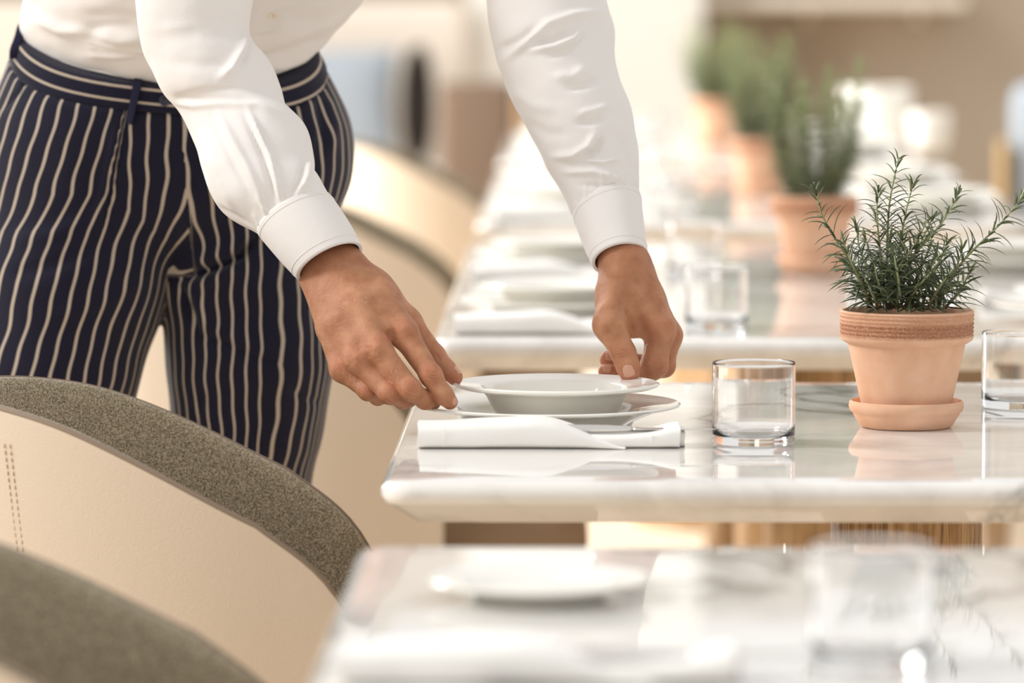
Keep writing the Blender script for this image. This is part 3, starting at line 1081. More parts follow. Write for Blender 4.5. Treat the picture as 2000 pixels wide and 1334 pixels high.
RH = dict(
    fingers=[
        wp((788, 650, 4.602, .0138), (842, 734, 4.570, .0104), (866, 771, 4.566, .0090), (879, 785, 4.570, .0078)),
        wp((738, 684, 4.580, .0135), (802, 762, 4.556, .0103), (830, 781, 4.572, .0088), (846, 786, 4.592, .0078)),
        wp((699, 704, 4.586, .0123), (760, 769, 4.562, .0096), (787, 781, 4.585, .0084), (800, 782, 4.603, .0074)),
        wp((668, 722, 4.600, .0112), (718, 764, 4.582, .0086), (738, 776, 4.600, .0074), (747, 777, 4.613, .0067)),
    ],
    thumb=wp((738, 566, 4.650, .0158), (794, 630, 4.652, .0140), (850, 693, 4.660, .0100), (873, 722, 4.656, .0092), (888, 737, 4.652, .0082)),
    palm=[
        wp((672, 518, 4.660, .021), (742, 585, 4.628, .0185), (788, 650, 4.602, .0135)),
        wp((655, 526, 4.656, .022), (702, 605, 4.612, .0195), (738, 684, 4.580, .0130)),
        wp((640, 532, 4.657, .022), (672, 625, 4.615, .0185), (699, 704, 4.586, .0122)),
        wp((626, 545, 4.662, .020), (648, 640, 4.624, .0155), (668, 722, 4.600, .0112)),
    ],
    arm=[
        wp((560, 395, 4.715, .026), (640, 498, 4.668, .0215), (672, 530, 4.655, .020)),
        wp((545, 410, 4.715, .026), (617, 514, 4.670, .0205), (640, 548, 4.655, .019)),
    ],
    tendons=[
        wp((690, 545, 4.634, .004), (745, 610, 4.603, .0042), (788, 646, 4.590, .0042)),
        wp((672, 552, 4.632, .004), (712, 625, 4.595, .0042), (738, 680, 4.568, .0042)),
        wp((655, 560, 4.633, .004), (680, 640, 4.598, .0038), (699, 700, 4.575, .004)),
    ],
    veins=[
        wp((640, 545, 4.638, .002), (652, 585, 4.617, .0023), (664, 618, 4.598, .0022), (690, 640, 4.592, .002), (700, 660, 4.585, .0016)),
        wp((651, 508, 4.644, .002), (648, 540, 4.636, .0022), (650, 566, 4.624, .0022)),
        wp((716, 590, 4.606, .0018), (740, 615, 4.596, .002), (757, 640, 4.588, .0016)),
    ])

LDY = 0.0
LHD = dict(
    fingers=[
        wp((1290, 643, 4.752, .0148), (1278, 714, 4.749, .0132), (1256, 738, 4.750, .0090), (1243, 740, 4.748, .0080)),
        wp((1306, 655, 4.775, .0132), (1297, 716, 4.778, .0105), (1240, 732, 4.790, .0088), (1183, 726, 4.788, .0080)),
        wp((1302, 660, 4.800, .0125), (1290, 712, 4.806, .0100), (1238, 710, 4.815, .0092), (1187, 702, 4.810, .0088)),
        wp((1286, 660, 4.822, .0110), (1274, 706, 4.832, .0088), (1244, 708, 4.838, .0076), (1218, 706, 4.838, .0068)),
    ],
    thumb=wp((1200, 572, 4.748, .0175), (1190, 634, 4.724, .0155), (1218, 690, 4.714, .0126), (1226, 714, 4.711, .0118), (1230, 728, 4.711, .0106)),
    palm=[
        wp((1232, 520, 4.765, .021), (1258, 580, 4.756, .0195), (1291, 643, 4.752, .0142)),
        wp((1228, 520, 4.778, .021), (1266, 590, 4.776, .018), (1306, 655, 4.775, .0132)),
        wp((1220, 520, 4.792, .020), (1256, 590, 4.798, .017), (1302, 660, 4.800, .0124)),
        wp((1214, 525, 4.800, .019), (1240, 600, 4.812, .016), (1286, 660, 4.822, .0110)),
        wp((1212, 530, 4.772, .021), (1208, 590, 4.762, .020), (1230, 630, 4.752, .0150)),
        wp((1250, 590, 4.762, .018), (1244, 630, 4.756, .013)),
    ],
    arm=[
        wp((1194, 400, 4.815, .0235), (1212, 492, 4.781, .0208), (1222, 535, 4.770, .0226)),
        wp((1194, 400, 4.825, .0225), (1212, 492, 4.790, .0195), (1222, 535, 4.786, .021)),
    ],
    tendons=[
        wp((1226, 560, 4.738, .004), (1258, 600, 4.737, .004), (1290, 638, 4.740, .0042)),
        wp((1200, 560, 4.732, .0045), (1190, 600, 4.716, .0045), (1186, 632, 4.711, .004)),
    ],
    veins=[
        wp((1216, 490, 4.757, .0018), (1224, 530, 4.747, .002), (1246, 570, 4.737, .0019), (1262, 600, 4.737, .0015)),
    ])


def hand_fn(H, web=0.007):
    def fn(p):
        palm = None
        for pts, rs in H['palm'] + H['arm']:
            c = chain(p, pts, rs, 0.006)
            palm = c if palm is None else smin(palm, c, 0.012)
        pts, rs = H['thumb']
        base = smin(palm, chain(p, pts[:2], rs[:2]), 0.020)
        for pts2, rs2 in H['tendons']:
            base = smin(base, chain(p, pts2, rs2, 0.002), 0.014)
        for pts2, rs2 in H['veins']:
            base = smin(base, chain(p, pts2, rs2, 0.002), 0.005)
        d = base
        for fi, (fp, fr) in enumerate(H['fingers']):
            f = chain(p, fp, fr, 0.006)
            # dorsal knuckle pads at the middle joints
            f = smin(f, ball(p, fp[1] + np.array([0, -0.0012, 0.0012]), fr[1] * 0.90), 0.005)
            m = smin(base, f, 0.0085)
            d = np.minimum(d, m)
        th = chain(p, pts[1:], rs[1:], 0.004)
        d = np.minimum(d, smin(base, th, 0.010))
        return d.astype(np.float32)
    return fn


def hand_mesh(H, h):
    A = []
    for g in H['fingers'] + H['palm'] + H['arm'] + [H['thumb']]:
        A += list(g[0])
    A = np.array(A)
    return sdf_mesh(hand_fn(H), A.min(0) - 0.032, A.max(0) + 0.032, h)


def vnormals(V, Q):
    V = np.asarray(V); Q = np.asarray(Q)
    n = np.cross(V[Q[:, 2]] - V[Q[:, 0]], V[Q[:, 3]] - V[Q[:, 1]])
    out = np.zeros_like(V)
    for k in range(4):
        np.add.at(out, Q[:, k], n)
    return out / (np.linalg.norm(out, axis=1)[:, None] + 1e-12)


def relax(V, Q, it=2, lam=0.5):
    V = V.copy(); Q = np.asarray(Q)
    E = np.concatenate([Q[:, [0, 1]], Q[:, [1, 2]], Q[:, [2, 3]], Q[:, [3, 0]]])
    for _ in range(it):
        acc = np.zeros_like(V); n = np.zeros(len(V))
        np.add.at(acc, E[:, 0], V[E[:, 1]]); np.add.at(n, E[:, 0], 1)
        np.add.at(acc, E[:, 1], V[E[:, 0]]); np.add.at(n, E[:, 1], 1)
        V += lam * (acc / np.maximum(n, 1)[:, None] - V)
    return V


def seg_dist(px, py, line):
    """Distance in the drawing plane from points to a polyline, and the place along it (0..1)."""
    best = np.full(len(px), 1e9); par = np.zeros(len(px))
    n = len(line) - 1
    for i in range(n):
        (x0, y0), (x1, y1) = line[i], line[i + 1]
        dx, dy = x1 - x0, y1 - y0
        t = np.clip(((px - x0) * dx + (py - y0) * dy) / (dx * dx + dy * dy + 1e-9), 0, 1)
        d = np.hypot(px - x0 - t * dx, py - y0 - t * dy)
        m = d < best
        best[m] = d[m]; par[m] = (i + t[m]) / n
    return best, par


def folds(V, Nn, strokes, side=0.15):
    """Raise (+) or press in (-) folds drawn along strokes: (points, height in mm, half width in px)."""
    px, py = proj(V)
    vd = np.array([0, 0, CZ]) - V
    vd /= np.linalg.norm(vd, axis=1)[:, None]
    face = np.clip(((Nn * vd).sum(1) - side) / 0.35, 0, 1)
    disp = np.zeros(len(V))
    for pts, amp, wd in strokes:
        d, t = seg_dist(px, py, pts)
        disp += amp * 0.001 * np.exp(-(d / wd) ** 2) * np.clip(np.minimum(t, 1 - t) / 0.25 + 0.25, 0, 1)
    return V + Nn * (disp * face)[:, None]


# creases pressed into the skin over the joints
SKIN_R = [
    ([(834, 728), (846, 735), (858, 733)], -1.0, 1.6), ([(836, 736), (848, 742), (858, 740)], -1.0, 1.6), ([(832, 722), (842, 727), (853, 726)], -1.0, 1.5),
    ([(793, 768), (805, 776), (818, 776)], -1.0, 1.6), ([(797, 762), (808, 769), (818, 768)], -1.0, 1.5),
    ([(752, 780), (763, 787), (774, 786)], -1.0, 1.5), ([(852, 690), (858, 700), (860, 708)], -1.0, 1.4),
    ([(782, 640), (796, 640), (806, 652)], 0.7, 7), ([(728, 676), (742, 676), (752, 690)], 0.9, 8), ([(692, 698), (702, 694), (710, 704)], 0.8, 7), ([(660, 712), (672, 708), (680, 716)], 0.7, 6),
    ([(764, 668), (770, 655), (764, 640)], -1.0, 7), ([(716, 700), (722, 688), (718, 674)], -1.0, 7), ([(684, 714), (688, 704), (684, 692)], -0.7, 6),
]
SKIN_L = [
    ([(1205, 694), (1215, 691), (1228, 692)], -1.0, 1.5), ([(1207, 700), (1217, 696), (1230, 697)], -1.0, 1.4), ([(1209, 686), (1218, 684), (1228, 686)], -1.0, 1.4),
    ([(1251, 650), (1258, 640), (1268, 634)], -0.8, 1.8), ([(1257, 690), (1258, 676), (1266, 664)], -1.0, 1.8),
    ([(1225, 604), (1231, 626), (1238, 655)], -2.6, 5.0), ([(1214, 610), (1219, 634), (1226, 660)], 1.0, 7.0), ([(1180, 640), (1192, 632), (1204, 640)], 0.5, 6),
    ([(1308, 690), (1304, 712), (1298, 730)], -0.6, 2.0),
]
HX = 0.00095
bodyV, bodyQ, redA, tanA = [], [], [], []


def add_body(V, Q, red, tan):
    n = sum(len(v) for v in bodyV)
    bodyV.append(V); bodyQ.append(np.asarray(Q) + n); redA.append(red); tanA.append(tan)


for H, ST in ((RH, SKIN_R), (LHD, SKIN_L)):
    V, Q = hand_mesh(H, HX)
    V = relax(V, Q, 2, 0.4)
    V = folds(V, vnormals(V, Q), ST)
    red = np.zeros(len(V))
    for fp, fr in H['fingers']:
        for c, r, a in ((fp[0] + np.array([0, -.008, .006]), .011, .8), (fp[1] + np.array([0, -.006, .003]), .009, .7), (fp[3], .011, .9)):
            red = np.maximum(red, a * np.exp(-(np.linalg.norm(V - c, axis=1) / r) ** 2))
    for c, r, a in ((H['thumb'][0][4], .013, .9), (H['thumb'][0][2] + np.array([0, -.006, 0]), .010, .5)):
        red = np.maximum(red, a * np.exp(-(np.linalg.norm(V - c, axis=1) / r) ** 2))
    wr = H['arm'][0][0][1]
    tan = np.clip(1.1 - np.linalg.norm(V - wr, axis=1) / 0.075, 0, 1)
    add_body(V, Q, red, tan)

# ---- the body under the clothes
PC = [W(320, 110, 5.15), W(330, 290, 5.16)]
CHEST = W(560, -190, 5.07)
NECK = W(690, -390, 4.97)
HEAD = W(735, -580, 4.90)
SHR, SHL = W(374, -250, 4.90), W(985, -300, 5.00)
ELR, ELL = W(455, 235, 4.765), W(1110, 150, 4.885)
HIPR, HIPL = W(215, 320, 5.16), W(455, 320, 5.16)
KNR, KNL = W(100, 900, 5.13), W(478, 880, 5.16)
FTR, FTL = W(80, 1960, 5.18), W(470, 1960, 5.24)


def body_fn(p):
    d = chain(p, [PC[1], PC[0], CHEST], [.095, .085, .075], .02)
    d = smin(d, rcone(p, SHR + np.array([.04, .06, .02]), SHL + np.array([-.05, 0.02, .02]), .04, .04), .02)
    d = smin(d, rcone(p, CHEST, NECK, .08, .055), .05)
    d = smin(d, rcone(p, NECK, HEAD - np.array([0, 0, .03]), .054, .056), .03)
    hd = HEAD + np.array([0.0, 0, 0.01])
    skull = smin(ball((p - hd) * np.array([1.12, 0.95, 0.88]), np.zeros(3), .092), rcone(p, hd + np.array([0, -.03, -.04]), hd + np.array([0, -.062, -.085]), .06, .038), .04)
    d = smin(d, skull, .02)
    d = smin(d, rcone(p, hd + np.array([0, -.093, .005]), hd + np.array([0, -.112, -.03]), .009, .014), .012)     # nose
    d = smin(d, rcone(p, hd + np.array([-.018, -.094, -.066]), hd + np.array([.018, -.094, -.066]), .008, .008), .012)   # lips
    for s in (-1, 1):
        d = smax(d, -ball(p, hd + np.array([s * .032, -.098, .008]), .014), .012)
        d = smin(d, ball(p, hd + np.array([s * .031, -.080, .007]), .013), .003)
        d = smin(d, ball((p - hd - np.array([s * .083, .01, -.01])) * np.array([2.2, 1.2, .8]), np.zeros(3), .026), .006)
    d = smin(d, chain(p, [SHR, W(374, 0, 4.80), ELR, RH['arm'][0][0][0]], [.042, .042, .036, .028], .02), .02)
    d = smin(d, chain(p, [SHL, ELL, LHD['arm'][0][0][0]], [.045, .036, .026], .02), .02)
    d = smin(d, chain(p, [HIPR, KNR, FTR], [.085, .052, .036], .03), .04)
    d = smin(d, chain(p, [HIPL, KNL, FTL], [.082, .050, .036], .03), .04)
    return d.astype(np.float32)


allp = np.array([SHR, SHL, HEAD, FTR, FTL, CHEST, ELR, ELL, RH['arm'][0][0][0], LHD['arm'][0][0][0]])
V, Q = sdf_mesh(body_fn, allp.min(0) - .16, allp.max(0) + .16, .0075, 8, 4)
add_body(relax(V, Q, 2), Q, np.zeros(len(V)), np.zeros(len(V)) + .4)
body = pmesh('body', np.concatenate(bodyV), np.concatenate(bodyQ), M_skin, attrs={'red': np.concatenate(redA), 'tan': np.concatenate(tanA)})


def hair_fn(p):
    hd = HEAD + np.array([0.0, 0.012, 0.025])
    a = ball((p - hd) * np.array([1.1, 0.95, 0.9]), np.zeros(3), .100)
    return smax(a, -((p - hd) @ np.array([0, .55, .83]) + .01), .02).astype(np.float32)


V, Q = sdf_mesh(hair_fn, HEAD - .16, HEAD + .16, .006, 8, 3)
pmesh('hair', V, Q, M_darkhair)


# ---- fingernails
def make_nail(c, direc, nrm, ln, wd):
    direc = np.asarray(direc, float); direc /= np.linalg.norm(direc)
    nrm = np.asarray(nrm, float); nrm -= direc * (nrm @ direc); nrm /= np.linalg.norm(nrm)
    sd = np.cross(direc, nrm)
    V = []; n = 11
    for j in range(n):
        for i in range(n):
            u = -1 + 2 * i / (n - 1); v = -1 + 2 * j / (n - 1)
            w = (1 - 0.12 * max(0, v) ** 2) * (1 if v > -0.4 else math.sqrt(max(0.05, 1 - ((v + 0.4) / 0.62) ** 2)))
            uu = u * w
            V.append(c + sd * uu * wd / 2 + direc * v * ln / 2 * (1 - 0.12 * u * u) - nrm * (uu ** 2 * wd * 0.17 + 0.10 * ln * max(0, v) ** 2 * 0.6 + (0.0007 if abs(u) == 1 or v == -1 else 0)))
    Fc = []
    for j in range(n - 1):
        for i in range(n - 1):
            a = j * n + i
            Fc.append((a, a + n, a + n + 1, a + 1))
    o = pmesh('fingernail', V, Fc, M_nail, body)
    md = o.modifiers.new('thickness', 'SOLIDIFY'); md.thickness = 0.0005; md.offset = -1
    return o


def nail_on(H, fi, nrm, ln, wd, along=0.2, lift=0.0003):
    pts, rs = H['thumb'] if fi < 0 else H['fingers'][fi]
    a, b = pts[-2], pts[-1]
    d = b - a; d = d / np.linalg.norm(d)
    nrm = np.asarray(nrm, float); nrm = nrm - d * (nrm @ d); nrm /= np.linalg.norm(nrm)
    d_ = d - nrm * ((rs[-2] - rs[-1]) / max(np.linalg.norm(b - a), 1e-6)) * 0.9
    c = a + (b - a) * along + nrm * ((rs[-2] * (1 - along) + rs[-1] * along) + lift)
    return make_nail(c, d_, nrm, ln, wd)


nail_on(RH, 0, (0.45, -0.75, 0.35), .0088, .0078, 0.95)
nail_on(RH, -1, (0.75, -0.15, 0.65), .0125, .0105, .75)
nail_on(LHD, -1, (-0.08, -1, 0.05), .0130, .0122, .60, .0011)
nail_on(LHD, 1, (-0.25, -0.75, 0.55), .0095, .0090, 0.98)
nail_on(LHD, 2, (-0.3, -0.75, 0.5), .0095, .0092, 0.98)

from mathutils.bvhtree import BVHTree


def bvh(V, Q):
    return BVHTree.FromPolygons([tuple(map(float, v)) for v in V], [tuple(map(int, q)) for q in Q])


def hit(tree, px, py):
    d = W(px, py, 5.0) - np.array([0, 0, CZ])
    d /= np.linalg.norm(d)
    r = tree.ray_cast(Vector((0, 0, CZ)), Vector(d))
    return None if r[0] is None else (np.array(r[0]), np.array(r[1]))


# fine blond hair on the near wrist
rng = random.Random(3)
TB = bvh(bodyV[0], bodyQ[0])
mb = MB()
for k in range(110):
    s_, t_ = rng.random(), rng.random()
    x = 604 + 95 * s_ + 55 * t_ * rng.random(); y = 552 - 66 * s_ + 88 * t_
    if k > 85:
        x, y = [(695, 742), (742, 755), (770, 730), (680, 735)][k % 4]
        x += rng.uniform(-10, 10); y += rng.uniform(-10, 10)
    r = hit(TB, x, y)
    if r is None:
        continue
    p, n = r
    if n[1] > 0:
        n = -n
    d = np.array([rng.uniform(-.1, .35), 0, -1.0]) + n * .55
    d /= np.linalg.norm(d)
    l = rng.uniform(.0022, .0045)
    mb.add(*tube([p, p + d * l * .5, p + d * l - n * .0004], [.00008, .00007, .00003], 3))
ah = mb.obj('arm_hair', M_hair, body)
ah.location = Vector(-BASE)

# ---- shirt


def ring_loft(st, n_r, n_c, ratio, flip=False):
    """Tube through stations (left px, right px, depth); each ring spans the two outline points."""
    Lp = np.array([W(*s[0], s[2]) for s in st]); Rp = np.array([W(*s[1], s[2]) for s in st])
    Lp = catmull(Lp, n_r); Rp = catmull(Rp, n_r)
    rt = np.interp(np.linspace(0, 1, n_r), np.linspace(0, 1, len(st)), [s[3] if len(s) > 3 else ratio for s in st])
    C = (Lp + Rp) / 2; A = (Rp - Lp) / 2
    T = np.gradient(C, axis=0); T /= np.linalg.norm(T, axis=1)[:, None]
    k = np.ones(9) / 9
    T = np.stack([np.convolve(np.pad(T[:, i], 4, 'edge'), k, 'valid') for i in range(3)], 1)
    Bv = np.cross(A, T)
    Bv /= np.linalg.norm(Bv, axis=1)[:, None]
    Bv *= np.where(Bv[:, 1] > 0, -1, 1)[:, None]
    hb = np.linalg.norm(A, axis=1) * rt
    V = np.zeros((n_r, n_c, 3))
    for i in range(n_c):
        a = 2 * math.pi * i / n_c
        V[:, i] = C + A * math.cos(a) + Bv * (hb * math.sin(a))[:, None]
    return V, C


def orient(V, Q, C):
    n = vnormals(V, Q)
    return n


def cloth_noise(V, Nn, amp, sc, seed=0):
    d = np.array([mnoise.noise(Vector((v[0] * sc[0] + seed, v[1] * sc[1], v[2] * sc[2]))) for v in V])
    return V + Nn * (d * amp)[:, None]


def outward(V, Q, ctr):
    Nn = vnormals(V, Q)
    if ((V - ctr) * Nn).sum() < 0:
        Q = Q[:, ::-1]; Nn = -Nn
    return Q, Nn


SLEEVE_R = [((400, -400), (560, -280), 4.955), ((290, -350), (545, -270), 4.935), ((228, -260), (520, -240), 4.90), ((248, -120), (505, -110), 4.845), ((262, 0), (496, -5), 4.80), ((277, 90), (488, 66), 4.79),
            ((296, 135), (520, 115), 4.782), ((318, 180), (545, 168), 4.772), ((350, 216), (563, 216), 4.764), ((381, 272), (600, 260), 4.745), ((396, 332), (613, 304), 4.722), ((411, 378), (615, 333), 4.707),
            ((443, 419), (629, 352), 4.694), ((502, 456), (640, 376), 4.682), ((519, 471), (646, 396), 4.677)]
CUFF_R = [((504, 456), (641, 377), 4.682), ((530, 486), (662, 408), 4.672), ((557, 517), (684, 443), 4.662), ((584, 546), (704, 479), 4.652)]
SLEEVE_L = [((800, -300), (900, -430), 4.985), ((850, -290), (1040, -395), 5.0), ((880, -260), (1120, -300), 5.0), ((925, -110), (1158, -130), 4.95), ((950, 0), (1181, -5), 4.91), ((957, 70), (1197, 50), 4.895),
            ((978, 140), (1199, 112), 4.88), ((1005, 208), (1210, 162), 4.865), ((1034, 264), (1234, 214), 4.852), ((1063, 314), (1243, 268), 4.84),
            ((1092, 362), (1246, 322), 4.83), ((1120, 420), (1248, 366), 4.818), ((1131, 442), (1245, 390), 4.810)]
CUFF_L = [((1121, 425), (1248, 371), 4.818), ((1133, 458), (1252, 412), 4.803), ((1146, 490), (1257, 455), 4.788), ((1158, 518), (1263, 492), 4.774)]

gath_r = []
for k in range(10):
    q = 0.06 + 0.88 * k / 9
    x0, y0 = 500 + 137 * q, 448 - 78 * q
    gath_r.append(([(x0, y0), (x0 - 13 - 5 * (k % 3), y0 - 26 - 9 * (k % 2))], (0.9, -1.0, 1.2)[k % 3], 3.4))
gath_l = []
for k in range(12):
    q = 0.05 + 0.9 * k / 11
    x0 = 1121 + 127 * q; y0 = 417 - 53 * q - 22 * math.sin(math.pi * q)
    gath_l.append(([(x0, y0), (x0 - 5, y0 - 16 - 9 * (k % 3))], (0.9, -1.0, 1.1)[k % 3], 3.2))
ST_R = gath_r + [
    ([(483, 62), (474, 100), (452, 138), (432, 152)], 6.0, 11), ([(489, 66), (486, 95), (470, 130)], -3.5, 7),
    ([(330, 196), (380, 206), (440, 203), (505, 207), (560, 228)], 3.2, 8), ([(350, 190), (420, 192), (500, 194)], -2.6, 9),
    ([(484, 214), (505, 258), (526, 304), (538, 350), (552, 408)], 4.2, 6), ([(478, 225), (498, 268), (516, 310), (528, 352), (538, 404)], -3.2, 7),
    ([(428, 220), (452, 268), (480, 318), (505, 372), (522, 425)], 3.4, 8), ([(414, 232), (438, 282), (462, 330), (492, 384)], -2.6, 9),
    ([(606, 300), (600, 345), (584, 376)], 3.5, 7), ([(596, 310), (586, 350), (566, 385)], -2.6, 6),
    ([(402, 300), (424, 350), (455, 405)], 2.2, 9), ([(420, 402), (450, 418), (490, 440)], -2.2, 6),
    ([(300, 60), (380, 52), (440, 60)], 1.6, 16), ([(330, 120), (400, 128), (450, 120)], -1.6, 16)]
ST_L = gath_l + [
    ([(985, 118), (1035, 80), (1072, 46), (1120, 30), (1175, 22)], 5.0, 10), ([(975, 96), (1010, 82), (1050, 52)], -3.0, 9),
    ([(1032, 100), (1085, 92), (1122, 76), (1138, 50)], 4.5, 8), ([(1040, 84), (1078, 76), (1112, 58)], -4.5, 9), ([(1072, 112), (1110, 98), (1146, 66)], -2.4, 7),
    ([(1110, 172), (1140, 166), (1172, 152)], -3.6, 9), ([(1080, 150), (1120, 150), (1144, 132)], 3.4, 12),
    ([(1126, 238), (1150, 240), (1184, 228)], -3.2, 8), ([(1130, 222), (1160, 216), (1190, 206)], 2.4, 8),
    ([(1080, 306), (1120, 304), (1150, 286), (1162, 262)], 5.4, 9), ([(1142, 306), (1164, 294), (1178, 266)], -4.6, 8),
    ([(1138, 312), (1176, 318), (1212, 310)], 3.0, 5), ([(1100, 336), (1160, 336), (1204, 350)], 3.4, 8), ([(1130, 360), (1180, 364), (1208, 358)], -2.2, 6),
    ([(1000, 175), (1040, 205), (1090, 215)], 2.2, 14), ([(1020, 235), (1070, 262), (1110, 262)], -1.8, 13), ([(1195, 250), (1222, 300), (1236, 350)], -1.8, 10)]
ST_T = [([(190, 60), (230, 80), (290, 75)], 4, 14), ([(160, 62), (210, 50), (270, 48)], -4, 14), ([(70, 35), (120, 60), (180, 62)], 5, 12),
        ([(175, 85), (182, 110), (230, 112), (270, 108)], 2.0, 5), ([(170, 30), (230, 28), (280, 36)], -3, 10),
        ([(560, 0), (552, 36), (536, 60), (490, 66)], 2.0, 3), ([(500, 0), (488, 40), (488, 62)], 2.0, 3.5),
        ([(530, 90), (600, 60), (650, 40)], 3.5, 12), ([(530, 112), (580, 96), (630, 72)], -3.5, 10), ([(520, 130), (560, 128), (600, 110)], 3.0, 9)]

shV, shQ = [], []


def shirt_piece(st, n_r, n_c, ratio, strokes, nz, nsc, seed):
    G, C = ring_loft(st, n_r, n_c, ratio)
    V = G.reshape(-1, 3)
    Q = np.array(grid_faces(n_r, n_c))
    Q, Nn = outward(V, Q, np.repeat(C, n_c, 0))
    V = cloth_noise(V, Nn, nz, nsc, seed)
    V = cloth_noise(V, Nn, nz * 0.45, [q * 2.4 for q in nsc], seed + 7)
    V = folds(V, Nn, [(a, b * 1.25, c * 0.85) for a, b, c in strokes], 0.0)
    n = sum(len(v) for v in shV)
    shV.append(V); shQ.append(Q + n)
    return V, Q


shirt_piece(SLEEVE_R, 220, 150, 0.92, ST_R, .0028, (16, 16, 10), 1)
shirt_piece(SLEEVE_L, 220, 150, 0.92, ST_L, .0034, (14, 14, 16), 4)
TORSO = [((75, 120), (575, 150), 5.15, .66), ((46, 62), (606, 108), 5.145, .70), ((44, 18), (648, 62), 5.132, .72), ((50, -25), (705, -10), 5.115, .70),
         ((75, -100), (790, -100), 5.08, .62), ((170, -230), (900, -230), 5.02, .52), ((320, -345), (960, -345), 4.96, .36), ((560, -410), (800, -410), 4.92, .5)]
TV, TQ = shirt_piece(TORSO, 130, 170, 0.7, ST_T, .0045, (12, 12, 22), 9)
shirt = pmesh('shirt', np.concatenate(shV), np.concatenate(shQ), M_shirt)


def cuff(st):
    G, C = ring_loft(st, 22, 110, 0.93)
    Nr = G - C[:, None]
    Nr /= np.linalg.norm(Nr, axis=2)[:, :, None]
    puff = np.sin(np.linspace(0.15, math.pi - .05, 22))[:, None, None] * .0006
    out = G + Nr * (.0010 + puff)
    out[0] -= Nr[0] * .0035; out[1] -= Nr[1] * .0004
    edge = np.concatenate([out, (out[-1] + (C[-1] - C[-2]) * .25 - Nr[-1] * .0010)[None], (G[-1] - Nr[-1] * .0022)[None], (G[::-1] - Nr[::-1] * .0024)[:17]])
    V = edge.reshape(-1, 3)
    Q = np.array(grid_faces(len(edge), 110))
    Q, Nn = outward(V[:22 * 110], Q[:21 * 110], np.repeat(C, 110, 0)), None
    flip = not np.array_equal(Q[0][0], np.array(grid_faces(len(edge), 110))[0])
    QQ = np.array(grid_faces(len(edge), 110))
    if flip:
        QQ = QQ[:, ::-1]
    o = pmesh('cuff', V, QQ, M_shirt, shirt, sharp=70)
    # seam line near the lower edge
    for row in (18, 3):
        P = out[row] + Nr[row] * 0.0001
        P = np.concatenate([P, P[:1]])
        pmesh('seam', *tube(P, .00035, 5, False), M_shirt, o)
    return o


cuff(CUFF_R)
cuff(CUFF_L)
TT = bvh(TV, TQ)


def make_button(name, p, n, r, mat, parent):
    n = np.asarray(n, float)
    if n[1] > 0:
        n = -n
    q = Vector(n).to_track_quat('Z', 'Y').to_matrix()
    v, f = lathe([(0, .0012), (r * .55, .0012), (r * .68, .0020), (r * .9, .0020), (r, .0012), (r * .95, 0), (0, 0)], 28)
    V = [p + np.array(q @ Vector(a)) for a in v]
    o = pmesh(name, V, f, mat, parent, sharp=50)
    for sx, sy in ((1, 1), (1, -1), (-1, 1), (-1, -1)):
        v, f = lathe([(0, .0014), (r * .10, .0014), (r * .10, .001), (0, .001)], 8)
        pmesh('button_hole', [p + np.array(q @ Vector((a + sx * r * .2, b + sy * r * .2, c))) for a, b, c in v], f, M_nbutton if mat is M_nbutton else M_thread, o)
    return o


h_ = hit(TT, 533, 30)
if h_:
    make_button('button', h_[0], h_[1], .0052, M_button, shirt)

# ---- trousers
WL, WR, WF = W(54, 40, 5.15), W(604, 97, 5.15), W(317, 163, 5.036)
n_top = np.cross(WR - WL, WF - WL); n_top /= np.linalg.norm(n_top)
if n_top[2] < 0:
    n_top = -n_top
BLp, BRp, BFp = W(42, 92, 5.15), W(608, 134, 5.15), W(317, 222, 5.03)
n_bot = np.cross(BRp - BLp, BFp - BLp); n_bot /= np.linalg.norm(n_bot)
if n_bot[2] < 0:
    n_bot = -n_bot


def leg_d(p):
    a = None
    for pts, rs in (wp((228, 118, 5.15, .114), (180, 300, 5.155, .122)), wp((405, 122, 5.15, .114), (486, 298, 5.16, .121)), wp((317, 120, 5.15, .118), (330, 300, 5.155, .122))):
        c = chain(p, pts, rs)
        a = c if a is None else smin(a, c, .03)
    r = chain(p, *wp((190, 300, 5.155, .118), (132, 560, 5.13, .104), (98, 730, 5.12, .094), (62, 1000, 5.13, .078), (60, 1500, 5.16, .066), (62, 1935, 5.18, .062)), .03)
    l = chain(p, *wp((478, 310, 5.17, .104), (474, 540, 5.165, .0905), (486, 700, 5.165, .0885), (483, 830, 5.17, .079), (466, 960, 5.18, .072), (462, 1500, 5.22, .064), (462, 1925, 5.24, .062)), .03)
    return a, r, l


def trouser_fn(p):
    a, r, l = leg_d(p)
    d = np.minimum(smin(a, r, .03), smin(a, l, .014))
    return smax(d, (p - BLp) @ n_bot, .003).astype(np.float32)


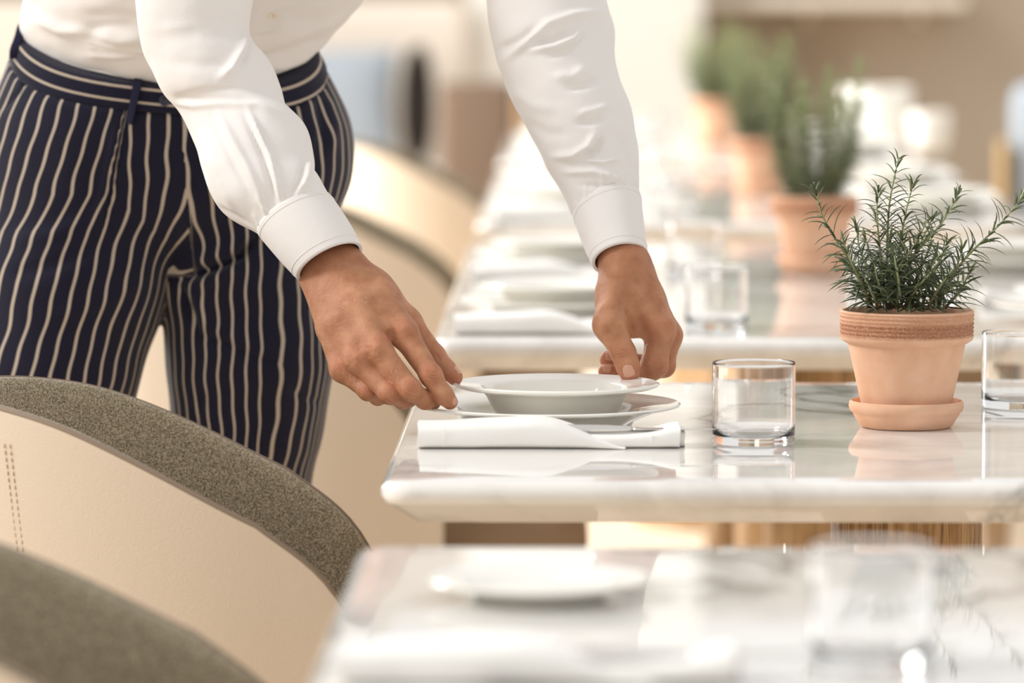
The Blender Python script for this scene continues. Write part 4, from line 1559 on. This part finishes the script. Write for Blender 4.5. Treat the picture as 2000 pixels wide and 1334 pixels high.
V, Q = sdf_mesh(trouser_fn, W(-120, 60, 5.15) - np.array([.1, .16, 0]) - np.array([0, 0, 1.1]), W(700, -20, 5.15) + np.array([.06, .2, .05]), .0034, 8, 4)
V = relax(V, Q, 3)
Nn = vnormals(V, Q)
V = cloth_noise(V, Nn, .0035, (9, 9, 7), 2)
V = cloth_noise(V, Nn, .0018, (22, 22, 16), 5)
ST_P = [([(246, 232), (236, 290), (222, 350), (200, 450)], -4.5, 5), ([(232, 240), (220, 300), (204, 370), (180, 460)], 3.0, 9),
        ([(500, 470), (470, 500), (420, 522), (345, 546)], -16, 9), ([(490, 455), (440, 490), (370, 520)], 4.0, 14), ([(480, 515), (430, 540), (370, 566)], 4.0, 12),
        ([(352, 560), (372, 610), (388, 650)], -5, 6), ([(376, 560), (392, 600), (396, 640)], 4, 8), ([(388, 655), (440, 672), (500, 700), (560, 716)], -3, 6), ([(395, 636), (450, 656), (540, 694)], 3, 10),
        ([(20, 470), (90, 462), (180, 428)], 3, 16), ([(10, 540), (100, 520), (220, 470)], -3, 16), ([(100, 620), (200, 590), (290, 540)], 2.6, 15),
        ([(62, 145), (40, 175), (8, 212)], -2.5, 4), ([(640, 185), (655, 240), (650, 300)], 3, 12), ([(620, 170), (630, 250), (620, 320)], -3, 10),
        ([(560, 760), (600, 780), (630, 790)], -2, 8), ([(400, 760), (390, 800), (380, 850)], -2.5, 7), ([(330, 240), (338, 380), (346, 520)], -0.8, 3)]
V = folds(V, vnormals(V, Q), ST_P, 0.0)


def stripes(V):
    px, py = proj(V)
    sp = 29.3
    a, r, l = leg_d(V)
    isL = np.where(py < 540, px > 350 + np.clip(py - 220, 0, 400) * 0.10, l < r)
    dep = lambda Y0: (Y0 - V[:, 1]) * 1765.0
    wob = 1.4 * np.sin(py * .037 + px * .011) + 1.0 * np.sin(py * .083 + px * .02 + 1.3)
    # near leg in the picture's left: stripes lean with the thigh, and a pleat splits them
    xl = 243 - (py - 235) * 0.2
    S2 = -np.maximum(py - 380 - 105 * np.clip((px - 215) / 130, 0, 1), 0) * 0.25
    wl = np.clip((xl - px) / 9.0 + .5, 0, 1)
    S = S2 + wl * 2 * sp * np.clip((450 - py) / 260.0, 0, 1.4)
    uR = 190 * np.arctan2(px - (205 + S2), np.maximum(dep(5.14), -60) * 0.95 + 25) - (S - S2)
    SL = np.where(px > 520, np.clip(py - 150, 0, 260) * 0.16 * np.clip((px - 520) / 80, 0, 1), 0)
    uL = 185 * np.arctan2(px - (478 + SL), np.maximum(dep(5.16), -60) * 0.95 + 25)
    return (np.where(isL, uL + 216, uR) + wob) / sp


trousers = pmesh('trousers', V, Q, M_trouser, attrs={'stripe': stripes(V)})
TRB = bvh(V, Q)


def band_fn(p):
    a, r, l = leg_d(p)
    d = a - .0022
    d = smax(d, (p - WL) @ n_top, .002)
    return smax(d, -((p - BLp) @ n_bot), .002).astype(np.float32)


V, Q = sdf_mesh(band_fn, W(20, 240, 5.15) - np.array([.03, .16, .03]), W(640, 20, 5.15) + np.array([.03, .16, .03]), .003, 8, 4)
V = relax(V, Q, 2)
wb = pmesh('waistband', V, Q, M_trouser, trousers, attrs={'stripe': (-((V - WL) @ n_top) - .0035) / .0140 + .5})
WBT = bvh(V, Q)
for pts in ([(273, 146), (268, 170), (262, 200), (256, 226), (253, 241)], [(50, 30), (44, 55), (38, 80), (33, 100), (30, 116)]):
    P = []
    for (x, y) in pts:
        r = hit(WBT, x, y) or hit(TRB, x, y) or hit(WBT, x + 22, y)
        if r is None:
            continue
        n = r[1] if r[1][1] < 0 else -r[1]
        P.append((r[0] + n * (.0018 + (.002 if 0 < len(P) < 4 else 0)), n))
    if len(P) < 3:
        continue
    C = catmull([p[0] for p in P], 14)
    V = []
    for k in range(14):
        t = C[min(k + 1, 13)] - C[max(k - 1, 0)]; t /= np.linalg.norm(t)
        n = P[0][1]; s = np.cross(t, n); s /= np.linalg.norm(s); n = np.cross(s, t)
        if n[1] > 0:
            n = -n
        for (u, w) in ((-.0048, 0), (-.0044, .0016), (0, .002), (.0044, .0016), (.0048, 0), (0, -.0008)):
            V.append(C[k] + s * u + n * w)
    pmesh('belt_loop', V, grid_faces(14, 6, True, True, True), M_navy, trousers, sharp=60)
r = hit(WBT, 322, 196)
if r:
    make_button('button', r[0], r[1], .0062, M_nbutton, trousers)
for fx, fy in ((FTR, 0), (FTL, 0)):
    v, f = lathe([(0, 0), (.85, 0), (1, .15), (.98, .45), (.8, .8), (.45, 1), (0, 1.02)], 28)
    pmesh('shoe', [(fx[0] + a * .048 * (1 - .12 * b), fx[1] - .07 + b * .14, c * .085 * (.75 + .35 * max(0, b))) for a, b, c in v], f, M_shoe, sharp=60)
